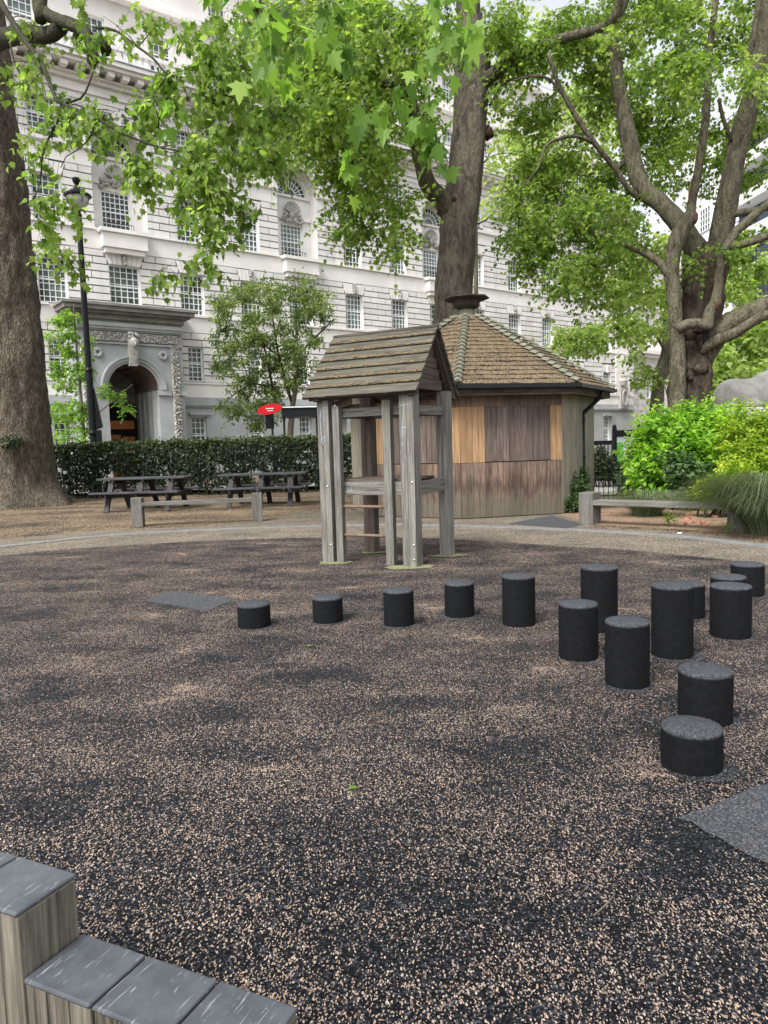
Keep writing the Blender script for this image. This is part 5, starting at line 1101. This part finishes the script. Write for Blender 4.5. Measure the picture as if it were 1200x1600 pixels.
# --- slim tree behind the right-hand plane
ts = empty('slender_tree', L(1030, 690, 36).xy.to_3d(), 0, 'slim forked tree standing just left of the burred trunk', 'tree'); cr = Crown()
limbs(cr, ts, M['bark_limb'], [([(1022, 740, 36, 13), (1026, 640, 36, 11), (1030, 590, 36, 9), (1040, 550, 36, 7.5), (1042, 500, 36, 6), (1046, 440, 36, 4.5), (1040, 380, 36, 3)], .14, 14), ([(1035, 590, 36, 6), (1050, 565, 35.8, 5), (1062, 540, 35.6, 4), (1075, 500, 35.4, 3)], .12, 10), ([(1038, 545, 36, 3), (1020, 520, 35.8, 2), (990, 510, 35.6, 1.6), (950, 515, 35.4, 1.2), (905, 520, 35, .9)], .1, 8)], 'trunk')
C_ = []
for r_ in [(1000, 480, 50, 70, 33, 38, 34), (930, 530, 70, 22, 33, 36, 16), (860, 540, 40, 14, 33, 35, 5), (1000, 570, 30, 40, 33, 37, 9), (1055, 450, 30, 60, 34, 38, 10), (1000, 400, 70, 50, 33, 38, 22), (960, 440, 40, 30, 33, 38, 8)]: C_ += img_region(*r_)
cr.grow(C_, .8, 8, 8, .21, .4, .007, 3, brr=.03, twigs=False, tone=.1)
cr.build(ts, M['leaf_plane_far'], M['twig'], PLANE_FAR); world_child(ts)

# --- background trees beyond the lion
def bg_tree(px, Yd, cl, lab, ps, leaf='leaf_plane_far', tone=.15, R=1.2, size=.30, w=8, topy=420):
    b0 = L(px, 700, Yd); t = empty('background_tree', (b0.x, Yd, 0), 0, lab, 'tree'); global cr; cr = Crown()
    tp = L(px+6, topy, Yd); r0 = w/FOC*Yd
    P, R_ = spline([(Vector((b0.x, Yd, 0)), r0), (Vector(((b0.x*2+tp.x)/3+.2, Yd, tp.z*.4)), r0*.7), (tp, r0*.3)], .5); mb = MB(); mb.tube(P, R_, 10, .12, 2); mb.build('trunk', M['bark_limb'], t, smooth=True); cr.limb(P, R_, 2)
    C_ = []
    for r_ in cl: C_ += img_region(*r_)
    cr.grow(C_, R, 9, 9, size, .35, .012, 3, brr=.05, twigs=False, tone=tone); cr.build(t, M[leaf], M['twig'], ps); world_child(t)
bg_tree(1150, 42, [(1150, 560, 70, 45, 40, 44, 40), (1180, 520, 40, 30, 40, 44, 10), (1120, 600, 40, 25, 40, 43, 12)], 'light green tree behind the stone lion', PLANE_FAR, topy=550, w=5)
bg_tree(1240, 46, [(1200, 470, 60, 60, 42, 48, 20), (1180, 400, 60, 50, 42, 48, 16), (1130, 430, 30, 50, 42, 48, 8)], 'bright green tree in front of the balconies at the right edge', PLANE_FAR)
bg_tree(735, 34, [(840, 130, 100, 110, 31, 37, 24), (820, 270, 60, 90, 31, 37, 22), (900, 220, 80, 90, 31, 37, 14), (1000, 150, 90, 130, 31, 37, 10)], 'pale green tree filling the gap between the two big plane trees', PLANE_FAR, topy=60, R=1.2, w=5, size=.2, tone=.3)
bg_tree(1085, 60, [(1070, 600, 20, 30, 56, 62, 6), (1100, 625, 20, 15, 56, 62, 4)], 'small dark tree seen beside the burred trunk', PLANE_FAR, leaf='leaf_pale', tone=-.3, topy=590)

# --- small multi-stemmed street tree behind the hedge
b0 = L(453, 700, 31); tm = empty('street_tree', (b0.x, 31, 0), 0, 'small multi-stemmed pale green tree behind the bus shelter', 'tree'); cr = Crown()
limbs(cr, tm, M['twig_pale'], [([(452, 780, 31, 5), (453, 690, 31, 5), (456, 650, 31, 4.5), (458, 628, 31, 4), (463, 600, 31, 3), (464, 560, 31, 2.5), (463, 510, 31, 2), (462, 460, 31, 1.2), (458, 430, 31, .8)], .08, 9)], 'trunk')
limbs(cr, tm, M['bark_dark'], [([(457, 630, 31, 3), (450, 610, 31, 2.6), (442, 580, 31.1, 2.2), (434, 550, 31.2, 1.8), (428, 510, 31.2, 1.3), (422, 470, 31.2, .8)], .08, 7), ([(456, 650, 31, 3), (438, 640, 30.9, 2.6), (428, 612, 30.8, 2.3), (421, 580, 30.7, 2), (415, 550, 30.6, 1.5), (400, 510, 30.5, 1)], .08, 7),
 ([(464, 560, 31, 2), (480, 540, 31, 1.7), (500, 520, 31, 1.4), (515, 505, 31, 1)], .08, 6), ([(435, 556, 31, 1.5), (400, 530, 31, 1.2), (370, 515, 31, 1), (340, 520, 31, .7)], .08, 6), ([(430, 610, 31, 1.7), (400, 600, 30.8, 1.4), (375, 610, 30.6, 1), (350, 630, 30.5, .7)], .08, 6)])
C_ = []
for r_ in [(425, 500, 95, 60, 29, 33, 105), (405, 570, 75, 50, 29, 33, 85), (460, 455, 60, 25, 30, 32, 18), (380, 480, 60, 40, 29.5, 32.5, 26), (490, 500, 40, 35, 30, 32, 12), (395, 630, 48, 38, 29.5, 32, 42), (480, 570, 30, 60, 30, 32, 14), (345, 525, 20, 25, 30, 31.5, 4), (395, 430, 20, 20, 30, 32, 2), (355, 650, 20, 15, 30, 31, 3)]: C_ += img_region(*r_)
cr.grow(C_, .42, 10, 8, .115, .2, .004, 3, brr=.014, tone=-.02, twigs=False)
cr.build(tm, M['leaf_pale'], M['twig'], OVAL); world_child(tm)
# --- bright sapling left of the lamp
b0 = L(132, 700, 28); tp_ = empty('sapling', (b0.x, 28, 0), 0, 'bright green young tree between the big trunk and the street lamp', 'tree'); cr = Crown()
limbs(cr, tp_, M['twig_pale'], [([(134, 770, 28, 3), (132, 690, 28, 2.6), (128, 640, 28, 2.2), (123, 580, 28, 1.7), (118, 520, 28, 1.2), (115, 475, 28, .7)], .08, 8), ([(130, 660, 28, 1.3), (160, 640, 28, 1), (190, 615, 28, .8), (208, 600, 28, .5)], .08, 6)], 'trunk')
C_ = []
for r_ in [(105, 540, 38, 55, 27.4, 28.6, 24), (110, 610, 42, 45, 27.4, 28.6, 20), (100, 660, 36, 35, 27.4, 28.6, 12), (175, 615, 25, 12, 27.6, 28, 3), (198, 640, 14, 8, 27.6, 28, 2), (125, 665, 30, 25, 27.4, 28.6, 6), (100, 500, 30, 30, 27.4, 28.6, 6)]: C_ += img_region(*r_)
cr.grow(C_, .35, 8, 6, .125, .3, .004, 3, brr=.012, twigs=False)
cr.build(tp_, M['leaf_bright'], M['twig_pale'], PLANE_FAR); world_child(tp_)

# ================================================================== HEDGE AND SHRUBS
HY = 26.0
def hedge(x0, x1, y, h, depth, label, n):
    t = empty('hedge', (x0, y, 0), 0, label, 'hedge'); P = []; U = []; D = []
    for _ in range(n):
        x = rng.uniform(x0, x1); k = rng.random(); q = .55+.25*noise.noise(Vector((x*.8, 3, 1)))
        hh = h*(1+.035*noise.noise(Vector((x*.9, 0, 0)))+.05*noise.noise(Vector((x*3.1, 0, 7))))
        if k < .60: z = hh*rng.random()**.75; yy = y-depth/2+rng.exponential(.10)+.12*noise.noise(Vector((x*1.5, z*1.5, 5))); nrm = (rng.normal(0, .5), -1, rng.normal(.5, .6))
        elif k < .85: z = hh+rng.normal(0, .035)+max(0, rng.normal(-.03, .07)); yy = y+rng.uniform(-depth/2, depth/2); nrm = (rng.normal(0, .5), rng.normal(-.2, .5), 1)
        else: z = hh*rng.random(); yy = y+rng.uniform(-depth/2, depth/2); nrm = tuple(rng.normal(size=3))
        thin = max(0, .5-z)*1.3
        if rng.random() < thin or (z < hh*.6 and noise.noise(Vector((x*2.2, z*2.2, 11))) > .28): continue
        P.append((x-x0, yy-y, z)); U.append(nrm); D.append(tuple(rng.normal(size=3)+np.array([0, -.3, .2])))
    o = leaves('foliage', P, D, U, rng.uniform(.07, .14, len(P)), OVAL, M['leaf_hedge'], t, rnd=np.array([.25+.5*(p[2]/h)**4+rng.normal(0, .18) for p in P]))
    b = MB(); x = x0
    while x < x1:
        b.tube([(x-x0, random.uniform(-.2, .2), 0), (x-x0+random.uniform(-.15, .15), random.uniform(-.2, .2), h*.5), (x-x0+random.uniform(-.3, .3), random.uniform(-.3, .3), h*.92)], [.03, .02, .008], 5); x += random.uniform(.16, .34)
    b.build('stems', M['twig'], t); return t
hx0 = L(62, 700, HY).x; hx1 = L(640, 700, HY).x
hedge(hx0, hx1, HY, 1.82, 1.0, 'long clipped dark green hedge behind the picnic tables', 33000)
def shrub(name, label, blobs, leafm, size, n, tmpl=OVAL, cat='shrub', tonefn=None, stems=True, up=.5):
    base = Vector((sum(b_[0].x for b_ in blobs)/len(blobs), sum(b_[0].y for b_ in blobs)/len(blobs), 0)); t = empty(name, base, 0, label, cat); P = []; D = []; U = []; vols = np.array([b_[1]*b_[2] for b_ in blobs]); vols /= vols.sum(); rr = []
    b = MB()
    if stems:
        for bc, rx, rz_ in blobs:
            for q in range(5):
                e = Vector((bc.x+random.uniform(-.6, .6)*rx, bc.y+random.uniform(-.5, .5)*rx, bc.z+random.uniform(-.2, .7)*rz_)); g = Vector((base.x*.4+bc.x*.6+random.uniform(-.2, .2), bc.y+random.uniform(-.2, .2), 0)); b.tube([g-base, g.lerp(e, .5)-base+Vector((0, 0, .1)), e-base], [.02, .012, .005], 5)
    cl = []
    for i in range(int(n/13)):
        k = rng.choice(len(blobs), p=vols); bc, rx, rz_ = blobs[k]; d = rdir(1)[0]; f = .6+.45*rng.random()**.5 if rng.random() < .85 else rng.random(); f *= 1+.42*noise.noise(Vector((d[0]*2.3+k*5, d[1]*2.3, d[2]*2.3)))
        if rng.random() < .03: f *= 1.22
        p = np.array([bc.x+d[0]*rx*f, bc.y+d[1]*rx*.9*f, bc.z+d[2]*rz_*f])
        if p[2] < .08: continue
        ax = d*.7+np.array([0, 0, up])+rng.normal(size=3)*.35; ax /= np.linalg.norm(ax); ln_ = size*rng.uniform(2.5, 5); tn_ = rng.normal(0, .17)
        for q in range(13):
            s_ = rng.normal(size=3); s_ -= ax*np.dot(s_, ax); s_ /= np.linalg.norm(s_)+1e-6; pos = p+ax*ln_*(q/13-.5)+s_*size*.3; P.append(tuple(pos-np.array(base))); ld = ax*.6+s_*.9+np.array([0, 0, -.15]); D.append(tuple(ld)); U.append((rng.normal(0, .4), rng.normal(-.2, .4), 1)); rr.append(.5+tn_+(q/13-.5)*.5+(tonefn(pos) if tonefn else 0)+rng.normal(0, .12))
    leaves('foliage', P, D, U, rng.uniform(.6, 1.15, len(P))*size, tmpl, M[leafm], t, np.array(rr))
    if stems: b.build('stems', M['twig'], t)
    return t
def B(px, py, Y_, rx, rz_): return (L(px, py, Y_), rx/FOC*Y_, rz_/FOC*Y_)
shrub('shrub', 'tall bright green shrub behind the right-hand bench', [B(1035, 690, 16.4, 44, 44), B(1085, 674, 16.8, 44, 36), B(1028, 742, 16, 44, 42), B(1135, 676, 17, 42, 36), B(1070, 730, 16, 48, 54), B(1120, 715, 16, 48, 55)], 'leaf_shrub', .125, 19000)
shrub('shrub', 'dark green leafy shrub low in the middle of the bright ones', [B(1080, 748, 15.0, 32, 22), B(1055, 725, 15.2, 20, 18)], 'leaf_dark', .11, 1500)
shrub('shrub', 'yellow-green variegated shrub at the right edge above the grass clump', [B(1165, 686, 15.2, 42, 46), B(1205, 695, 15, 44, 52), B(1170, 735, 14.6, 42, 44), B(1240, 720, 14.6, 45, 55)], 'leaf_gold', .075, 20000)
shrub('shrub', 'small golden leaved shrub behind the seat of the right-hand bench', [B(1122, 768, 13.6, 30, 18), B(1150, 748, 13.7, 26, 22), B(1100, 778, 13.6, 14, 10)], 'leaf_gold', .085, 2600, up=.2)
shrub('shrub', 'small green bush growing against the kiosk below the downpipe', [B(900, 770, 15.6, 13, 26), B(893, 790, 15.3, 15, 15), B(912, 752, 16, 8, 16)], 'leaf_dark', .06, 3000)
shrub('shrub', 'dark evergreen shrub left of the notice board', [B(935, 722, 23.5, 20, 20), B(945, 735, 23.2, 18, 14)], 'leaf_hedge', .09, 3600)
shrub('shrub', 'grey-green wispy shrub in front of the notice board', [B(985, 735, 20, 18, 26), B(975, 760, 19.5, 12, 16), B(1000, 720, 20, 10, 20)], 'leaf_dark', .06, 3600)
shrub('weed', 'little green weed on the mulch under the right-hand bench', [B(1043, 812, 12.6, 8, 7)], 'leaf_shrub', .05, 160, cat='weed', stems=False)
shrub('weed', 'pale seedling against the end post by the grass clump', [B(1137, 822, 11.3, 6, 7)], 'leaf_bright', .05, 60, cat='weed', stems=False)
shrub('ivy_tuft', 'dark sprouting tuft low on the side of the massive left trunk', [B(15, 691, 21.7, 22, 7)], 'leaf_hedge', .08, 700, cat='ivy', stems=False)
def grassclump(name, c, n, h, sp, label, m_='grass', lean=(0, 0)):
    t = empty(name, c, 0, label, 'grass'); vs = []; fs = []; rn = []
    for i in range(n):
        a = rng.uniform(0, 2*math.pi); r0 = sp*.34*rng.random()**.5; d = np.array([math.cos(a), math.sin(a)]); out = sp*rng.uniform(.25, 1.15); hh = h*rng.uniform(.55, 1.05); w = rng.uniform(.0028, .006); sgm = 7; bx, by = d*r0
        sx, sy = -d[1], d[0]; b0_ = len(vs); dz = rng.uniform(.3, 1.0)
        for k in range(sgm+1):
            s_ = k/sgm; r = r0+out*s_**1.3; z = hh*(1-(1-s_)**2)*(1) - dz*hh*max(0, s_-.55)**2*2.6; ww = w*(1-s_**2)+.0006
            x, y = d[0]*r+lean[0]*s_, d[1]*r+lean[1]*s_; z = max(.01, z); vs += [(x-sx*ww, y-sy*ww, z), (x+sx*ww, y+sy*ww, z+.002)]
        for k in range(sgm): q = b0_+2*k; fs.append((q, q+1, q+3, q+2))
        rv_ = np.clip(rng.normal(.4, .22), 0, 1); rn += [rv_]*(2*(sgm+1))
    me = bpy.data.meshes.new('blades'); me.from_pydata(vs, [], fs); a_ = me.attributes.new('rnd', 'FLOAT', 'POINT'); a_.data.foreach_set('value', np.array(rn, dtype=np.float32)); me.materials.append(M[m_]); o = bpy.data.objects.new('blades', me); scene.collection.objects.link(o); o.parent = t; return t
gc = G(1212, 838); grassclump('grass_clump', gc+Vector((.05, .25, 0)), 5600, 1.0, 1.0, 'large arching ornamental grass clump at the right edge by the bench end')
gc = L(1010, 800, 14.2); grassclump('grass_clump', Vector((gc.x, 14.2, 0)), 800, .55, .8, 'tuft of fine green grass behind the left end of the right-hand bench')
gc = L(1180, 780, 13.2); grassclump('grass_clump', Vector((gc.x+.75, 12.3, 0)), 1500, 1.15, .65, 'taller grass clump partly behind the nearer one at the right edge')
# broken bricks and dead leaves on the mulch, fallen twigs and leaves on the rubber
bm_ = m_simple('broken_brick', (.30, .15, .10), .9, .3, 10)
for i in range(11):
    p = G(random.uniform(1060, 1130), random.uniform(806, 822)); b = MB(); b.blob((0, 0, .02), (random.uniform(.03, .08), .05, .035), 7, 5, .7, i); o = b.build('brick_fragment', bm_); o.location = p; tag(o, 'lumps of broken brick on the mulch under the right-hand bench', 'brick', 'brick fragments under the bench')
p = G(1062, 834); b = MB(); b.blob((0, 0, .012), (.035, .02, .014), 8, 6, .6, 2); o = b.build('paper_scrap', M['white_p']); o.location = p; tag(o, 'tiny white paper scrap on the path in front of the right-hand bench', 'litter')
tws = [(205, 1055, 'short pale twig on the rubber at left'), (1205, 1000, 'twig lying by the tall right stump'), (945, 1420, 'short twig in the right foreground'), (820, 1410, 'short brown twig in the centre foreground'), (725, 930, 'pale twig near the fourth stump')]
for i, (px, py, lab) in enumerate(tws):
    p = G(px, py); a = random.uniform(0, 3); d = Vector((math.cos(a), math.sin(a), 0)); s_ = .035+.02*(i % 3); b = MB(); b.tube([-d*s_, Vector((0, 0, .008))+d.cross(Vector((0, 0, 1)))*.01, d*s_], [.0025, .003, .0015], 6); o = b.build('fallen_twig', M['twig_pale']); o.location = p+Vector((0, 0, .016)); tag(o, lab, 'twig')
for i, (px, py, lab) in enumerate([(150, 928, 'small green fallen leaf on the rubber at upper left'), (480, 1013, 'single bright green leaf lying below the second stump'), (546, 1240, 'tiny green leaf on the rubber in the centre')]):
    p = G(px, py); o = leaves('fallen_leaf', [(0, 0, .02)], [(1, .3, .1)], [(0, .1, 1)], [.05], PLANE, M['leaf_bright']); o.location = p; tag(o, lab, 'leaf')

# ================================================================== PEOPLE (only their heads show above the hedge)
M['skin'] = m_simple('skin', (.42, .25, .18), .6, .05); M['hair_dark'] = m_simple('dark_hair', (.012, .010, .009), .6); M['hair_grey'] = m_simple('brown_hair', (.06, .045, .03), .7); M['coat'] = m_simple('dark_coat', (.03, .035, .05), .9); M['trouser'] = m_simple('dark_trousers', (.02, .02, .025), .9)
def person(loc, rz, H, label, hair):
    t = empty('person', loc, rz, label, 'person'); k = H/1.75
    def skin(name, nodes, edges_, mt):
        me = bpy.data.meshes.new(name); me.from_pydata([tuple(x*k for x in n_[:3]) for n_ in nodes], edges_, []); me.materials.append(mt); o = bpy.data.objects.new(name, me); scene.collection.objects.link(o); o.parent = t
        sk = o.modifiers.new('skin', 'SKIN'); me.skin_vertices.new() if not me.skin_vertices else None
        for i, n_ in enumerate(nodes): me.skin_vertices[0].data[i].radius = (n_[3]*k, n_[4]*k)
        me.skin_vertices[0].data[0].use_root = True; sb = o.modifiers.new('sub', 'SUBSURF'); sb.levels = sb.render_levels = 2; return o
    N_ = [(0, 0, .95, .15, .11), (0, 0, 1.15, .13, .10), (0, 0, 1.38, .16, .11), (0, 0, 1.5, .055, .055), (0, -.01, 1.60, .075, .09), (0, -.01, 1.70, .07, .085)]; E_ = [(0, 1), (1, 2), (2, 3), (3, 4), (4, 5)]
    for s_ in (-1, 1):
        i = len(N_); N_ += [(s_*.19, 0, 1.40, .055, .055), (s_*.24, .02, 1.12, .042, .042), (s_*.25, -.08, .88, .032, .032), (s_*.25, -.1, .80, .035, .02)]; E_ += [(2, i), (i, i+1), (i+1, i+2), (i+2, i+3)]
        i = len(N_); N_ += [(s_*.10, 0, .88, .085, .085), (s_*.11, -.02+s_*.06, .48, .058, .058), (s_*.11, s_*.12, .08, .04, .04), (s_*.11, s_*.12-.14, .04, .04, .03)]; E_ += [(0, i), (i, i+1), (i+1, i+2), (i+2, i+3)]
    skin('body', N_, E_, M['skin'])
    skin('coat', [(0, 0, .92, .17, .13), (0, 0, 1.15, .155, .12), (0, 0, 1.37, .18, .13), (0, 0, 1.45, .09, .09), (-.19, 0, 1.40, .07, .07), (-.24, .02, 1.12, .056, .056), (-.25, -.08, .92, .045, .045), (.19, 0, 1.40, .07, .07), (.24, .02, 1.12, .056, .056), (.25, -.08, .92, .045, .045)], [(0, 1), (1, 2), (2, 3), (2, 4), (4, 5), (5, 6), (2, 7), (7, 8), (8, 9)], M['coat'])
    skin('trousers', [(0, 0, .95, .16, .12), (-.10, 0, .85, .10, .10), (-.11, -.08, .48, .072, .072), (-.11, -.12, .1, .055, .055), (.10, 0, .85, .10, .10), (.11, .04, .48, .072, .072), (.11, .12, .1, .055, .055)], [(0, 1), (1, 2), (2, 3), (0, 4), (4, 5), (5, 6)], M['trouser'])
    b = MB(); b.blob((0, .015*k, 1.70*k), (.098*k, .115*k, .105*k), 16, 12, .15, 4); b.blob((0, .05*k, 1.62*k), (.09*k, .075*k, .11*k), 14, 10, .2, 5); b.build('hair', hair, t, smooth=True)
    b = MB(); b.blob((0, -.115*k, 1.645*k), (.014*k, .02*k, .022*k), 8, 6); b.blob((-.082*k, 0, 1.65*k), (.012*k, .02*k, .03*k), 8, 6); b.blob((.082*k, 0, 1.65*k), (.012*k, .02*k, .03*k), 8, 6); b.blob((0, -.10*k, 1.60*k), (.022*k, .01*k, .006*k), 8, 6); b.build('face', M['skin'], t, smooth=True)
    b = MB()
    for s_ in (-1, 1): b.blob((s_*.03*k, -.10*k, 1.665*k), (.011*k, .007*k, .007*k), 8, 6)
    b.build('eyes', M['hair_dark'], t)
    return t
pp = L(308, 690, 27.6); person(Vector((pp.x, 27.6, .12)), 1.3, 1.83, 'dark-haired person walking behind the hedge, only the head showing', M['hair_dark'])
pp = L(279, 694, 27.6); person(Vector((pp.x, 27.6, .12)), -1.2, 1.72, 'shorter person just left of the dark-haired one behind the hedge', M['hair_grey'])
sheet('pavement', [(-40, 26.9), (60, 26.9), (60, 29.5), (-40, 29.5)], .12, M['paving'])
kb = MB(); kb.box(-40, 60, 29.5, 29.65, 0, .12); tag(kb.build('pavement_edge', M['kerb']), kind='structure')
